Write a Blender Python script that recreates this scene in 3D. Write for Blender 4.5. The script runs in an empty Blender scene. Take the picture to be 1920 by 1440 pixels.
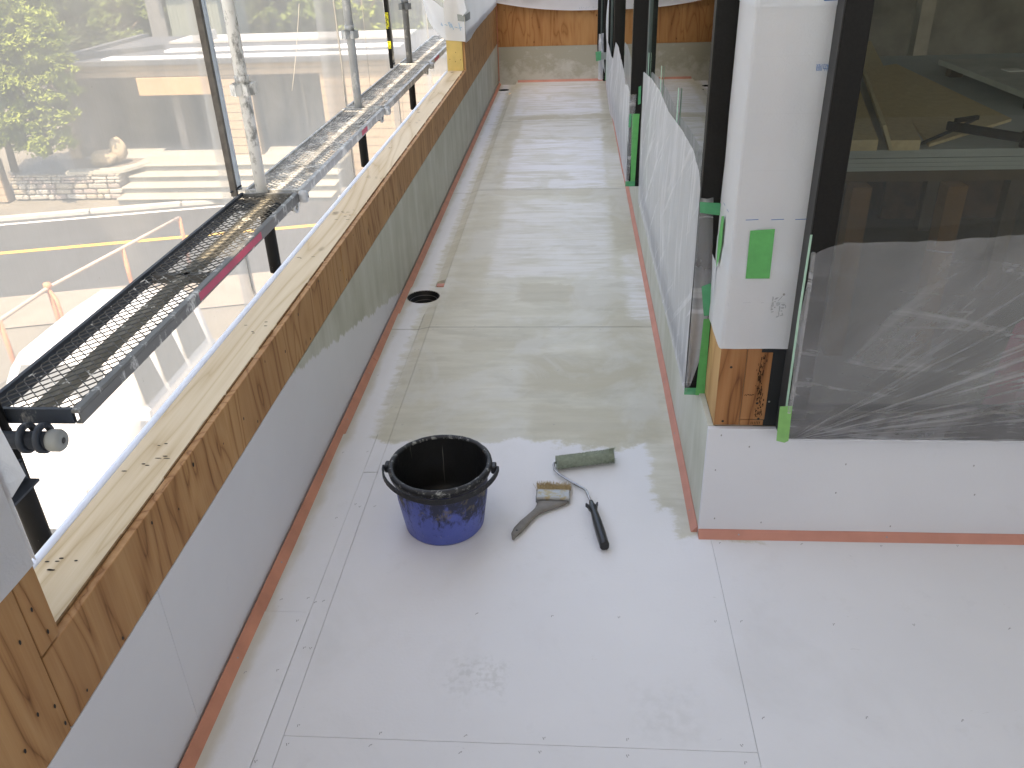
import bpy, bmesh, math, random
from mathutils import Vector, Matrix, noise as mnoise
R = random.Random(7)
rad = math.radians
SC = bpy.context.scene
COL = SC.collection

# ------------------------------------------------------------------ camera, sky, sun, exposure
cam_d = bpy.data.cameras.new('camera'); cam = bpy.data.objects.new('camera', cam_d); COL.objects.link(cam)
cam_d.sensor_width = 36.0; cam_d.lens = 36.0 * 1560 / 1920; cam_d.clip_start = 0.02; cam_d.clip_end = 400
yaw, pit, rol = rad(-4.75), rad(29.04), rad(-2.06)
fw = Vector((math.sin(yaw) * math.cos(pit), math.cos(yaw) * math.cos(pit), -math.sin(pit)))
rt = Vector((math.cos(yaw), -math.sin(yaw), 0)); up = rt.cross(fw)
rt2 = math.cos(rol) * rt + math.sin(rol) * up; up2 = -math.sin(rol) * rt + math.cos(rol) * up
cam.matrix_world = Matrix(((rt2.x, up2.x, -fw.x, 0.0), (rt2.y, up2.y, -fw.y, 0.0), (rt2.z, up2.z, -fw.z, 1.31), (0, 0, 0, 1)))
SC.camera = cam

SUN = Vector((0.075, -0.52, 1.0)).normalized()          # direction towards the sun
world = bpy.data.worlds.new('World'); SC.world = world; world.use_nodes = True
wt = world.node_tree; wt.nodes.clear()
wo = wt.nodes.new('ShaderNodeOutputWorld'); wb = wt.nodes.new('ShaderNodeBackground'); sk = wt.nodes.new('ShaderNodeTexSky')
sk.sky_type = 'NISHITA'; sk.sun_disc = False
sk.sun_elevation = math.asin(SUN.z); sk.sun_rotation = math.atan2(SUN.x, SUN.y)
wb.inputs['Strength'].default_value = 0.15
wt.links.new(sk.outputs[0], wb.inputs[0]); wt.links.new(wb.outputs[0], wo.inputs[0])
sl = bpy.data.lights.new('sun', 'SUN'); sun = bpy.data.objects.new('sun', sl); COL.objects.link(sun)
sl.energy = 2.0; sl.angle = rad(0.5); sl.color = (1.0, 0.96, 0.9)
sun.rotation_euler = SUN.to_track_quat('Z', 'Y').to_euler(); sun.location = (0, 0, 12)
SC.view_settings.view_transform = 'Standard'; SC.view_settings.look = 'None'
SC.view_settings.exposure = 2.76; SC.view_settings.gamma = 1.0; SC.view_settings.use_curve_mapping = False
SC.view_settings.use_white_balance = True; SC.view_settings.white_balance_temperature = 9300; SC.view_settings.white_balance_tint = 14
SC.cycles.max_bounces = 14; SC.cycles.diffuse_bounces = 7; SC.cycles.transparent_max_bounces = 24
SC.cycles.glossy_bounces = 5; SC.cycles.transmission_bounces = 8

# ------------------------------------------------------------------ node helpers
class NB:
    def __init__(s, name, blend=False):
        s.m = bpy.data.materials.new(name); s.m.use_nodes = True; s.t = s.m.node_tree; s.t.nodes.clear()
        s.out = s.t.nodes.new('ShaderNodeOutputMaterial')
    def n(s, typ, ins=None, **props):
        nd = s.t.nodes.new('ShaderNode' + typ)
        for k, v in props.items(): setattr(nd, k, v)
        for k, v in (ins or {}).items(): s.put(nd.inputs[k], v)
        return nd
    def put(s, sock, v):
        if isinstance(v, bpy.types.NodeSocket): s.t.links.new(v, sock)
        elif isinstance(v, bpy.types.Node): s.t.links.new(v.outputs[0], sock)
        else:
            if sock.type == 'RGBA' and len(v) == 3: v = (*v, 1)
            sock.default_value = v
    def math(s, op, a, b=0.0, c=None, clamp=False):
        nd = s.n('Math', {0: a, 1: b}, operation=op); nd.use_clamp = clamp
        if c is not None: s.put(nd.inputs[2], c)
        return nd.outputs[0]
    def pos(s): return s.n('NewGeometry').outputs['Position']
    def obj(s): return s.n('TexCoord').outputs['Object']
    def sep(s, v):
        nd = s.n('SeparateXYZ', {0: v}); return nd.outputs[0], nd.outputs[1], nd.outputs[2]
    def comb(s, x, y, z): return s.n('CombineXYZ', {0: x, 1: y, 2: z}).outputs[0]
    def scale(s, v, k): return s.n('Vector' + 'Math', {0: v, 1: k}, operation='MULTIPLY').outputs[0]
    def add(s, v, k): return s.n('VectorMath', {0: v, 1: k}, operation='ADD').outputs[0]
    def noise(s, v, sc=5.0, det=3.0, rough=0.55, dist=0.0):
        return s.n('TexNoise', {'Vector': v, 'Scale': sc, 'Detail': det, 'Roughness': rough, 'Distortion': dist}).outputs[0]
    def ramp(s, f, stops, mode='LINEAR'):
        nd = s.n('ValToRGB', {0: f}); cr = nd.color_ramp; cr.interpolation = mode
        while len(cr.elements) < len(stops): cr.elements.new(0.5)
        for e, (p, c) in zip(cr.elements, stops):
            e.position = p; e.color = (*c, 1) if not isinstance(c, (int, float)) else (c, c, c, 1)
        return nd.outputs[0]
    def mr(s, v, a, b, c=0.0, d=1.0, smooth=False):
        nd = s.n('MapRange', {0: v, 1: a, 2: b, 3: c, 4: d}); nd.clamp = True
        if smooth: nd.interpolation_type = 'SMOOTHSTEP'
        return nd.outputs[0]
    def mix(s, f, a, b, blend='MIX'):
        nd = s.n('MixRGB', {0: f, 1: a, 2: b}); nd.blend_type = blend; return nd.outputs[0]
    def bump(s, h, st=0.3, d=0.01): return s.n('Bump', {'Height': h, 'Strength': st, 'Distance': d}).outputs[0]
    def pbsdf(s, col, rough=0.6, spec=0.4, metal=0.0, normal=None, **kw):
        ins = {'Base Color': col, 'Roughness': rough, 'Specular IOR Level': spec, 'Metallic': metal}
        ins.update(kw)
        if normal is not None: ins['Normal'] = normal
        return s.n('BsdfPrincipled', ins).outputs[0]
    def done(s, sh): s.put(s.out.inputs['Surface'], sh); return s.m

def simple(name, col, rough=0.6, spec=0.4, metal=0.0, var=0.15, sc=8.0, bump=0.0, bsc=60.0, dirt=None, local=False):
    b = NB(name); p = b.obj() if local else b.pos()
    f = b.noise(p, sc, 5, 0.6)
    dark = tuple(c * (1 - var) for c in col); lite = tuple(min(1, c * (1 + var)) for c in col)
    c = b.ramp(f, [(0.3, dark), (0.7, lite)])
    if dirt:
        dcol, lo, hi, dsc = dirt
        c = b.mix(b.mr(b.noise(p, dsc, 6, 0.7), lo, hi), c, dcol)
    nm = b.bump(b.noise(p, bsc, 4), bump, 0.004) if bump else None
    return b.done(b.pbsdf(c, rough, spec, metal, nm))

# ------------------------------------------------------------------ mesh helpers
class MB:
    def __init__(s): s.v = []; s.f = []; s.mi = []; s.sm = []; s.cur = 0
    def face(s, idx, smooth=False): s.f.append(idx); s.mi.append(s.cur); s.sm.append(smooth)
    def quad(s, a, b, c, d, smooth=False):
        i = len(s.v); s.v += [tuple(a), tuple(b), tuple(c), tuple(d)]; s.face((i, i + 1, i + 2, i + 3), smooth)
    def poly(s, pts):
        i = len(s.v); s.v += [tuple(p) for p in pts]; s.face(tuple(range(i, i + len(pts))))
    def box(s, x0, x1, y0, y1, z0, z1, bev=0.0):
        if x1 < x0: x0, x1 = x1, x0
        if y1 < y0: y0, y1 = y1, y0
        if z1 < z0: z0, z1 = z1, z0
        s.obox(Matrix.Translation(((x0 + x1) / 2, (y0 + y1) / 2, (z0 + z1) / 2)), (x1 - x0) / 2, (y1 - y0) / 2, (z1 - z0) / 2, bev)
    def obox(s, M, hx, hy, hz, bev=0.0):
        i = len(s.v)
        b = min(bev, hx * .45, hy * .45, hz * .45)
        if b <= 0:
            for z in (-hz, hz):
                for x, y in ((-hx, -hy), (hx, -hy), (hx, hy), (-hx, hy)): s.v.append(tuple(M @ Vector((x, y, z))))
            for q in ((3, 2, 1, 0), (4, 5, 6, 7), (0, 1, 5, 4), (1, 2, 6, 5), (2, 3, 7, 6), (3, 0, 4, 7)): s.face(tuple(i + k for k in q))
        else:                                     # chamfered: 24 corner points
            P = {}
            for sx in (-1, 1):
                for sy in (-1, 1):
                    for sz in (-1, 1):
                        for ax, p in enumerate(((hx, hy - b, hz - b), (hx - b, hy, hz - b), (hx - b, hy - b, hz))):
                            P[sx, sy, sz, ax] = len(s.v); s.v.append(tuple(M @ Vector((sx * p[0], sy * p[1], sz * p[2]))))
            def Q(*k): s.face(tuple(P[q] for q in k))
            for sg in (-1, 1):
                a = [(sg, -1, -1, 0), (sg, 1, -1, 0), (sg, 1, 1, 0), (sg, -1, 1, 0)]; Q(*(a if sg > 0 else a[::-1]))
                a = [(-1, sg, -1, 1), (-1, sg, 1, 1), (1, sg, 1, 1), (1, sg, -1, 1)]; Q(*(a if sg > 0 else a[::-1]))
                a = [(-1, -1, sg, 2), (1, -1, sg, 2), (1, 1, sg, 2), (-1, 1, sg, 2)]; Q(*(a if sg > 0 else a[::-1]))
            for u in (-1, 1):
                for w in (-1, 1):
                    a = [(u, w, -1, 0), (u, w, -1, 1), (u, w, 1, 1), (u, w, 1, 0)]; Q(*(a if u * w > 0 else a[::-1]))
                    a = [(u, -1, w, 0), (u, 1, w, 0), (u, 1, w, 2), (u, -1, w, 2)]; Q(*(a if u * w > 0 else a[::-1]))
                    a = [(-1, u, w, 1), (-1, u, w, 2), (1, u, w, 2), (1, u, w, 1)]; Q(*(a if u * w > 0 else a[::-1]))
            for sx in (-1, 1):
                for sy in (-1, 1):
                    for sz in (-1, 1):
                        a = [(sx, sy, sz, 0), (sx, sy, sz, 1), (sx, sy, sz, 2)]; Q(*(a if sx * sy * sz > 0 else a[::-1]))
    def beam(s, p, q, w, h, upv=(0, 0, 1), bev=0.0):
        p, q = Vector(p), Vector(q); d = q - p; L = d.length; d.normalize(); u = Vector(upv)
        x = d.cross(u)
        if x.length < 1e-5: x = d.cross(Vector((1, 0, 0)))
        x.normalize(); z = x.cross(d)
        M = Matrix(((x.x, d.x, z.x, 0), (x.y, d.y, z.y, 0), (x.z, d.z, z.z, 0), (0, 0, 0, 1))); M.translation = (p + q) / 2
        s.obox(M, w / 2, L / 2, h / 2, bev)
    def tube(s, pts, r, n=12, caps=True):
        pts = [Vector(p) for p in pts]; rr = r if isinstance(r, (list, tuple)) else [r] * len(pts)
        base = len(s.v); ref = None
        for k, p in enumerate(pts):
            d = (pts[min(k + 1, len(pts) - 1)] - pts[max(k - 1, 0)]).normalized()
            if ref is None:
                ref = d.cross(Vector((0, 0, 1)))
                if ref.length < 1e-3: ref = d.cross(Vector((1, 0, 0)))
            ref = (ref - d * ref.dot(d)).normalized(); o = d.cross(ref)
            for j in range(n):
                a = 2 * math.pi * j / n; s.v.append(tuple(p + (ref * math.cos(a) + o * math.sin(a)) * rr[k]))
        for k in range(len(pts) - 1):
            for j in range(n):
                a, b2 = base + k * n + j, base + k * n + (j + 1) % n
                s.face((a, b2, b2 + n, a + n), True)
        if caps:
            s.face(tuple(base + j for j in reversed(range(n)))); e = base + (len(pts) - 1) * n; s.face(tuple(e + j for j in range(n)))
    def lathe(s, prof, c=(0, 0, 0), n=32, M=None, closed=False):
        base = len(s.v); c = Vector(c)
        for r, z in prof:
            for j in range(n):
                a = 2 * math.pi * j / n; p = Vector((r * math.cos(a), r * math.sin(a), z))
                s.v.append(tuple((M @ p if M else p) + c))
        for k in range(len(prof) - 1 + (1 if closed else 0)):
            k2 = (k + 1) % len(prof)
            for j in range(n):
                j2 = (j + 1) % n; s.face((base + k * n + j, base + k * n + j2, base + k2 * n + j2, base + k2 * n + j), True)
    def grid(s, fn, nu, nv, smooth=True):
        b = len(s.v)
        for j in range(nv + 1):
            for i in range(nu + 1): s.v.append(tuple(fn(i / nu, j / nv)))
        for j in range(nv):
            for i in range(nu):
                a = b + j * (nu + 1) + i; s.face((a, a + 1, a + nu + 2, a + nu + 1), smooth)
    def prism(s, poly, axis, a, b2):
        """poly: 2-D points in the plane across axis ('x': (y,z), 'y': (x,z), 'z': (x,y))"""
        i = len(s.v); n = len(poly)
        for t in (a, b2):
            for u, w in poly: s.v.append({'x': (t, u, w), 'y': (u, t, w), 'z': (u, w, t)}[axis])
        s.face(tuple(range(i + n - 1, i - 1, -1))); s.face(tuple(range(i + n, i + 2 * n)))
        for k in range(n): s.face((i + k, i + (k + 1) % n, i + n + (k + 1) % n, i + n + k))

ORG = {}
def tag(o, label=None, cat=None, group=None, kind=None):
    if label: o['label'] = label
    if cat: o['category'] = cat
    if group: o['group'] = group
    if kind: o['kind'] = kind
    return o
def thing(name, label, cat, loc, group=None):
    o = bpy.data.objects.new(name, None); COL.objects.link(o); o.location = loc; o.empty_display_size = 0.1
    ORG[o] = Vector(loc); return tag(o, label, cat, group)
def mk(name, mb, mat, parent=None, loc=None, fix=True):
    """link one mesh object; its vertices are given in world metres"""
    org = ORG[parent] if parent is not None else Vector(loc or (0, 0, 0))
    me = bpy.data.meshes.new(name)
    me.from_pydata([(x - org.x, y - org.y, z - org.z) for x, y, z in mb.v], [], mb.f)
    for m in (mat if isinstance(mat, (list, tuple)) else [mat]): me.materials.append(m)
    for p, i, sm in zip(me.polygons, mb.mi, mb.sm): p.material_index = i; p.use_smooth = sm
    if fix:
        bm = bmesh.new(); bm.from_mesh(me); bmesh.ops.recalc_face_normals(bm, faces=bm.faces); bm.to_mesh(me); bm.free()
    me.update()
    o = bpy.data.objects.new(name, me); COL.objects.link(o)
    if parent is not None: o.parent = parent; ORG[o] = org
    else: o.location = org; ORG[o] = org
    return o
def B(*a, bev=0.0):
    m = MB(); m.box(*a, bev=bev); return m
def copy_tree(o, parent=None):
    c = o.copy(); COL.objects.link(c)
    if parent is not None: c.parent = parent
    for ch in list(o.children): copy_tree(ch, c)
    return c
def nz(x, y=0.0, z=0.0): return mnoise.noise(Vector((x, y, z)))

# ------------------------------------------------------------------ materials of the balcony
def mat_floor():
    b = NB('coated_floor_board'); p = b.pos(); x, y, z = b.sep(p)
    st = b.noise(b.scale(p, (1.3, 9, 1)), 1.7, 6, 0.66, 1.4)                 # strokes that run across the balcony
    st2 = b.noise(b.scale(p, (2.2, 9, 1)), 1.8, 6, 0.65)
    ed = b.noise(p, 22, 5, 0.7)
    jag = b.noise(b.scale(p, (3, 6, 1)), 4, 6, 0.72)
    px = b.math('ADD', x, b.math('MULTIPLY', b.math('SUBTRACT', jag, 0.5), 0.10))
    py = b.math('ADD', y, b.math('ADD', b.math('MULTIPLY', b.math('SUBTRACT', ed, 0.5), 0.09), b.math('MULTIPLY', b.math('SUBTRACT', b.noise(p, 4, 2), 0.5), 0.16)))
    def rect(x0, x1, y0, y1, soft=0.012, s=None):
        dx = b.math('SUBTRACT', b.math('ABSOLUTE', b.math('SUBTRACT', px, (x0 + x1) / 2)), (x1 - x0) / 2)
        dy = b.math('SUBTRACT', b.math('ABSOLUTE', b.math('SUBTRACT', py, (y0 + y1) / 2)), (y1 - y0) / 2)
        return b.mr(b.math('MAXIMUM', dx, dy), -soft, soft, 1.0, 0.0, True)
    coat = rect(-0.60, 0.45, 2.0, 9)
    coat = b.math('MAXIMUM', coat, b.math('MULTIPLY', rect(0.215, 0.45, 1.70, 2.2), 0.9)); coat = b.math('MAXIMUM', coat, b.math('MULTIPLY', rect(0.255, 0.45, 1.57, 1.9), 0.9))
    # thin places the roller left pale
    th = b.math('MULTIPLY', rect(-0.36, 0.17, 3.28, 4.36, 0.03), 0.55)
    th = b.math('MAXIMUM', th, b.math('MULTIPLY', rect(-0.40, 0.19, 4.60, 5.80, 0.02), 0.95))
    th = b.math('MAXIMUM', th, b.math('MULTIPLY', rect(-0.38, 0.20, 5.84, 6.45, 0.02), 0.6))
    th = b.math('MAXIMUM', th, b.math('MULTIPLY', rect(-0.47, 0.22, 6.62, 8.3, 0.02), 0.9))
    th = b.math('MAXIMUM', th, b.math('MULTIPLY', rect(0.215, 0.31, 2.85, 3.55, 0.02), 0.75))
    th = b.math('MAXIMUM', th, b.math('MULTIPLY', rect(0.20, 0.31, 4.75, 5.4, 0.03), 0.5))
    th = b.math('MAXIMUM', th, b.math('MULTIPLY', rect(-0.70, -0.575, 1.0, 9, 0.02), 0.7))
    stk = b.mr(st, 0.44, 0.62)
    th = b.math('MULTIPLY', th, b.math('SUBTRACT', 1.0, b.math('MULTIPLY', stk, 0.8)))
    th = b.math('MULTIPLY', th, b.mr(b.noise(b.scale(p, (1.6, 1.6, 1)), 2.3, 4, 0.6, 0.6), 0.36, 0.50, 0.35, 1.0))
    fac = b.math('MULTIPLY', coat, b.math('SUBTRACT', 1.0, th), clamp=True)
    bare = b.ramp(b.noise(p, 2.2, 4), [(0.3, (0.69, 0.69, 0.70)), (0.7, (0.74, 0.74, 0.75))])
    # second, yellower coat in big soft patches
    pt = b.math('MAXIMUM', rect(-0.15, 0.24, 2.30, 2.55, 0.05), b.math('MULTIPLY', rect(0.10, 0.26, 2.55, 2.9, 0.05), 0.8))
    pt = b.math('MAXIMUM', pt, b.math('MULTIPLY', rect(-0.12, 0.26, 2.02, 2.2, 0.03), 0.7))
    for r_, k_ in (((-0.22, 0.06, 3.02, 3.20, 0.015), 0.8), ((0.0, 0.22, 2.92, 3.08, 0.015), 0.7), ((-0.40, -0.08, 2.60, 2.70, 0.015), 0.5), ((-0.50, -0.36, 3.0, 4.4, 0.02), 0.4), ((0.19, 0.30, 3.6, 4.55, 0.015), 0.75), ((-0.50, 0.28, 4.46, 4.62, 0.015), 0.55), ((-0.50, 0.28, 6.44, 6.62, 0.015), 0.9), ((-0.47, -0.38, 4.7, 6.3, 0.015), 0.6), ((0.20, 0.29, 5.5, 6.6, 0.015), 0.55), ((-0.45, 0.0, 7.12, 7.22, 0.012), 0.6)):
        pt = b.math('MAXIMUM', pt, b.math('MULTIPLY', rect(*r_), k_))
    ct = b.ramp(b.math('ADD', b.math('MULTIPLY', st2, 0.6), b.math('MULTIPLY', b.noise(p, 3, 4), 0.4)), [(0.32, (0.47, 0.445, 0.345)), (0.5, (0.555, 0.53, 0.43)), (0.68, (0.64, 0.62, 0.535))])
    ct = b.mix(b.math('MULTIPLY', pt, 0.7), ct, (0.43, 0.385, 0.275))
    ct = b.mix(b.math('MULTIPLY', stk, 0.25), ct, (0.42, 0.40, 0.33))
    bl2 = b.mr(b.noise(b.scale(p, (1.3, 1.0, 1)), 2.6, 6, 0.62, 0.8), 0.50, 0.60)
    ct = b.mix(b.math('MULTIPLY', bl2, 0.45), ct, (0.60, 0.595, 0.55))
    bl3 = b.mr(b.noise(b.scale(p, (1.0, 2.2, 1)), 3.1, 5, 0.6, 0.5), 0.56, 0.66)
    ct = b.mix(b.math('MULTIPLY', bl3, 0.40), ct, (0.40, 0.375, 0.29))
    c = b.mix(fac, bare, ct)
    jn = 0.0
    for ys in (2.785, 4.587, 6.406):
        jn = b.math('MAXIMUM', jn, b.mr(b.math('ABSOLUTE', b.math('SUBTRACT', y, b.math('ADD', ys, b.math('MULTIPLY', b.math('SUBTRACT', ed, 0.5), 0.006)))), 0.0015, 0.006, 1.0, 0.0))
    c = b.mix(b.math('MULTIPLY', jn, b.mr(b.noise(p, 9, 3), 0.3, 0.6, 0.25, 0.75)), c, (0.24, 0.225, 0.18))
    # faint scuffs and boot marks on the bare boards, drips near the coat edge
    sc = b.math('MULTIPLY', b.mr(b.noise(p, 9, 6, 0.75), 0.60, 0.78), 0.16)
    c = b.mix(sc, c, (0.40, 0.39, 0.36))
    dust = b.math('MULTIPLY', b.mr(b.noise(b.scale(p, (1, .8, 1)), 3.3, 5, 0.65, 0.7), 0.54, 0.72), 0.14)
    c = b.mix(dust, c, (0.42, 0.40, 0.36))
    tick = b.math('MULTIPLY', b.mr(b.noise(b.scale(p, (14, 38, 1)), 2.0, 2, 0.6, 2.0), 0.735, 0.76), b.mr(b.noise(p, 4, 2), 0.52, 0.58))
    c = b.mix(b.math('MULTIPLY', tick, 0.3), c, (0.30, 0.29, 0.27))
    foot = b.math('MULTIPLY', rect(-0.24, -0.13, 1.10, 1.20, 0.02), b.mr(b.noise(p, 70, 4), 0.45, 0.6))
    c = b.mix(b.math('MULTIPLY', foot, 0.26), c, (0.36, 0.36, 0.32))
    foot2 = b.math('MULTIPLY', rect(0.12, 0.24, 1.02, 1.14, 0.03), b.mr(b.noise(p, 50, 4), 0.4, 0.65))
    c = b.mix(b.math('MULTIPLY', foot2, 0.14), c, (0.36, 0.36, 0.32))
    vd = b.n('TexVoronoi', {'Vector': p, 'Scale': 24.0}).outputs['Distance']
    dr = b.math('MULTIPLY', b.mr(vd, 0.05, 0.09, 1.0, 0.0), b.math('MULTIPLY', rect(-0.5, 0.3, 1.86, 2.05, 0.03), b.mr(b.noise(p, 13, 1), 0.5, 0.55)))
    c = b.mix(b.math('MULTIPLY', dr, 0.4), c, (0.36, 0.36, 0.34))
    # yellow primer bleed along the left upstand
    bl = b.math('MULTIPLY', b.mr(b.math('ADD', x, b.math('MULTIPLY', b.math('SUBTRACT', b.noise(b.scale(p, (1, .5, 1)), 16, 4), 0.5), 0.05)), -0.672, -0.640, 1.0, 0.0, True), 0.55)
    c = b.mix(bl, c, (0.46, 0.40, 0.27))
    rough = b.mr(fac, 0, 1, 0.62, 0.5)
    nm = b.bump(b.math('ADD', b.noise(p, 140, 3), b.math('MULTIPLY', st, 0.5)), 0.10, 0.003)
    return b.done(b.pbsdf(c, rough, 0.3, 0, nm))
def mat_upstand(name, start, axis='y', tint=1.0):
    b = NB(name); p = b.pos(); x, y, z = b.sep(p)
    along = y if axis == 'y' else x
    jag = b.noise(b.comb(b.math('MULTIPLY', along, 9.0), b.math('MULTIPLY', z, 1.3), 0), 2.4, 6, 0.7)
    big = b.noise(b.comb(along, b.math('MULTIPLY', z, 2), 3), 2.0, 2)
    if start is None: fac = 0.0
    else:
        q = b.math('ADD', along, b.math('ADD', b.math('MULTIPLY', b.math('SUBTRACT', jag, 0.5), 0.30), b.math('MULTIPLY', b.math('SUBTRACT', z, 0.17), 4.0 if start > 2 else 1.6)))
        fac = b.mr(q, start - 0.015, start + 0.015, 0, 1)
    bare = b.ramp(b.noise(p, 2.5, 4), [(0.3, (0.62, 0.62, 0.645)), (0.7, (0.67, 0.67, 0.69))])
    vert = b.noise(b.comb(b.math('MULTIPLY', along, 4.0), b.math('MULTIPLY', z, 0.9), 0), 2.2, 6, 0.65)
    ct = b.ramp(b.math('ADD', b.math('MULTIPLY', vert, 0.65), b.math('MULTIPLY', big, 0.35)), [(0.34, (0.39 * tint, 0.39 * tint, 0.315 * tint)), (0.5, (0.48 * tint, 0.48 * tint, 0.41 * tint)), (0.66, (0.58, 0.58, 0.53))])
    if axis == 'x' and start is not None:
        dn = b.noise(b.comb(b.math('MULTIPLY', along, 3.2), b.math('MULTIPLY', z, 4.0), 7), 2.0, 6, 0.7, 0.25)
        ct = b.mix(b.math('MULTIPLY', b.mr(b.math('ADD', dn, b.math('MULTIPLY', z, 0.8)), 0.50, 0.66), 0.75), (0.56, 0.55, 0.49), (0.37, 0.345, 0.26))
    c = b.mix(fac, bare, ct)
    c = b.mix(b.math('MULTIPLY', b.mr(b.noise(p, 11, 6, 0.75), 0.6, 0.8), 0.15), c, (0.33, 0.33, 0.28))
    return b.done(b.pbsdf(c, 0.6, 0.3, 0, b.bump(b.noise(p, 120, 3), 0.08, 0.003)))
def mat_ply(name, grain, stops, fine=1.0, warp=1.0, knots=True, k=11.0, ks=1.0):
    """rotary cut softwood: contour lines of a stretched noise. grain = axis the grain runs along"""
    b = NB(name); p = b.pos()
    sx = {'x': (0.45, 4.2, 4.2), 'y': (4.2, 0.45, 4.2), 'z': (4.2, 4.2, 0.75)}[grain]
    fx = {'x': (2, 160, 160), 'y': (160, 2, 160), 'z': (160, 160, 3)}[grain]
    v = b.scale(p, sx)
    n1 = b.noise(v, 1.5 * fine, 2, 0.5, 0.35 * warp)
    ring = b.math('PINGPONG', b.math('MULTIPLY', n1, k), 0.5)
    ring = b.math('MULTIPLY', ring, 2.0)
    fib = b.noise(b.scale(p, fx), 1.0, 4, 0.6)
    f = b.math('ADD', b.math('MULTIPLY', b.math('POWER', ring, 0.45), 0.66), b.math('MULTIPLY', b.mr(fib, 0.25, 0.75), 0.34))
    c = b.ramp(f, stops)
    c = b.mix(b.mr(b.noise(b.scale(p, sx), 2.0, 3), 0.35, 0.7, 0, 0.35), c, stops[1][1], 'MULTIPLY')
    if knots:
        kv = b.n('TexVoronoi', {'Vector': b.scale(p, {'x': (3.2, 7, 7), 'y': (7, 3.2, 7), 'z': (7, 7, 4.5)}[grain]), 'Scale': ks}, voronoi_dimensions='3D').outputs['Distance']
        kd = b.math('ADD', kv, b.math('MULTIPLY', b.math('SUBTRACT', b.noise(p, 40, 2), 0.5), 0.05))
        c = b.mix(b.mr(kd, 0.04, 0.13, 0.8, 0.0, True), c, tuple(t * 0.4 for t in stops[0][1]))
    nm = b.bump(f, 0.12, 0.003)
    return b.done(b.pbsdf(c, 0.62, 0.3, 0, nm))
PLY = mat_ply('softwood_plywood', 'z', [(0.14, (0.19, 0.078, 0.026)), (0.36, (0.35, 0.165, 0.062)), (0.6, (0.46, 0.24, 0.10)), (1.0, (0.54, 0.31, 0.145))], k=9.0, warp=2.6, ks=1.3)
PLYO = mat_ply('orange_plywood', 'z', [(0.1, (0.24, 0.09, 0.03)), (0.34, (0.40, 0.175, 0.06)), (0.6, (0.50, 0.24, 0.09)), (1.0, (0.56, 0.29, 0.12))], fine=1.3, k=7.0, warp=2.0, ks=2.2)
PINE = mat_ply('planed_pine', 'y', [(0.2, (0.54, 0.405, 0.25)), (0.42, (0.62, 0.49, 0.325)), (0.66, (0.68, 0.555, 0.39)), (1.0, (0.73, 0.61, 0.45))], fine=0.9, warp=1.6, k=10.0, ks=1.25)
COLW = mat_ply('column_softwood', 'z', [(0.2, (0.17, 0.06, 0.02)), (0.42, (0.32, 0.135, 0.048)), (0.66, (0.41, 0.185, 0.075)), (1.0, (0.47, 0.23, 0.10))], fine=0.8, k=8.0)
YELW = simple('yellow_timber', (0.56, 0.40, 0.14), 0.55, 0.3, var=0.08, sc=20)
EDGE = simple('plywood_edge', (0.20, 0.11, 0.05), 0.8, 0.2, var=0.4, sc=80)
FLOOR = mat_floor()
UPL = mat_upstand('left_upstand_board', 2.46)
UPB = mat_upstand('end_upstand_board', -5.0, 'x')
UPR = mat_upstand('right_upstand_board', 1.35, tint=1.08)
UPN = mat_upstand('near_upstand_board', None, 'x')
FIL = simple('salmon_fillet', (0.54, 0.235, 0.175), 0.55, 0.35, var=0.10, sc=10)
FILD = simple('stained_fillet', (0.54, 0.225, 0.145), 0.55, 0.35, var=0.16, sc=10)
WSCREW = simple('dark_wood_screw', (0.03, 0.022, 0.016), 0.6, 0.3, var=0.2)
SCREW = simple('screw_recess', (0.30, 0.295, 0.29), 0.6, 0.3, var=0.2)
DARK = simple('dark_hole', (0.012, 0.012, 0.012), 0.5, 0.4)
WTRIM = simple('white_membrane_edge', (0.74, 0.79, 0.90), 0.45, 0.4, var=0.03)
BLK = simple('black_window_frame', (0.012, 0.011, 0.010), 0.5, 0.16, var=0.2, sc=200, bump=0.08, bsc=300)
BLKS = simple('grey_frame_side', (0.05, 0.05, 0.05), 0.5, 0.25, var=0.1)
GASK = simple('grey_gasket', (0.06, 0.085, 0.082), 0.5, 0.4, var=0.2)
BUTYL = simple('black_butyl', (0.012, 0.013, 0.014), 0.6, 0.4)
INK = simple('brown_ink', (0.06, 0.028, 0.012), 0.8, 0.2)
BLUE = simple('blue_print', (0.02, 0.16, 0.42), 0.6, 0.3)
BLUEP = simple('pale_blue_print', (0.33, 0.50, 0.66), 0.6, 0.3)
GREYI = simple('grey_print', (0.42, 0.44, 0.46), 0.6, 0.3)

def mat_wrap(name, col=(0.76, 0.78, 0.81), trans=0.35):
    b = NB(name); p = b.pos()
    f = b.noise(p, 3.0, 4); c = b.ramp(f, [(0.3, tuple(k * 0.95 for k in col)), (0.7, col)])
    nm = b.bump(b.math('ADD', b.math('MULTIPLY', b.noise(p, 7, 3), 3.0), b.math('MULTIPLY', b.noise(p, 260, 2), 0.4)), 0.22, 0.012)
    d = b.n('BsdfDiffuse', {'Color': c, 'Normal': nm}).outputs[0]; t = b.n('BsdfTranslucent', {'Color': c}).outputs[0]
    s1 = b.n('MixShader', {0: trans, 1: d, 2: t}).outputs[0]
    g = b.n('BsdfGlossy', {'Color': (1, 1, 1), 'Roughness': 0.45, 'Normal': nm}).outputs[0]
    return b.done(b.n('MixShader', {0: 0.05, 1: s1, 2: g}).outputs[0])
WRAP = mat_wrap('white_house_wrap')
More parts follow.
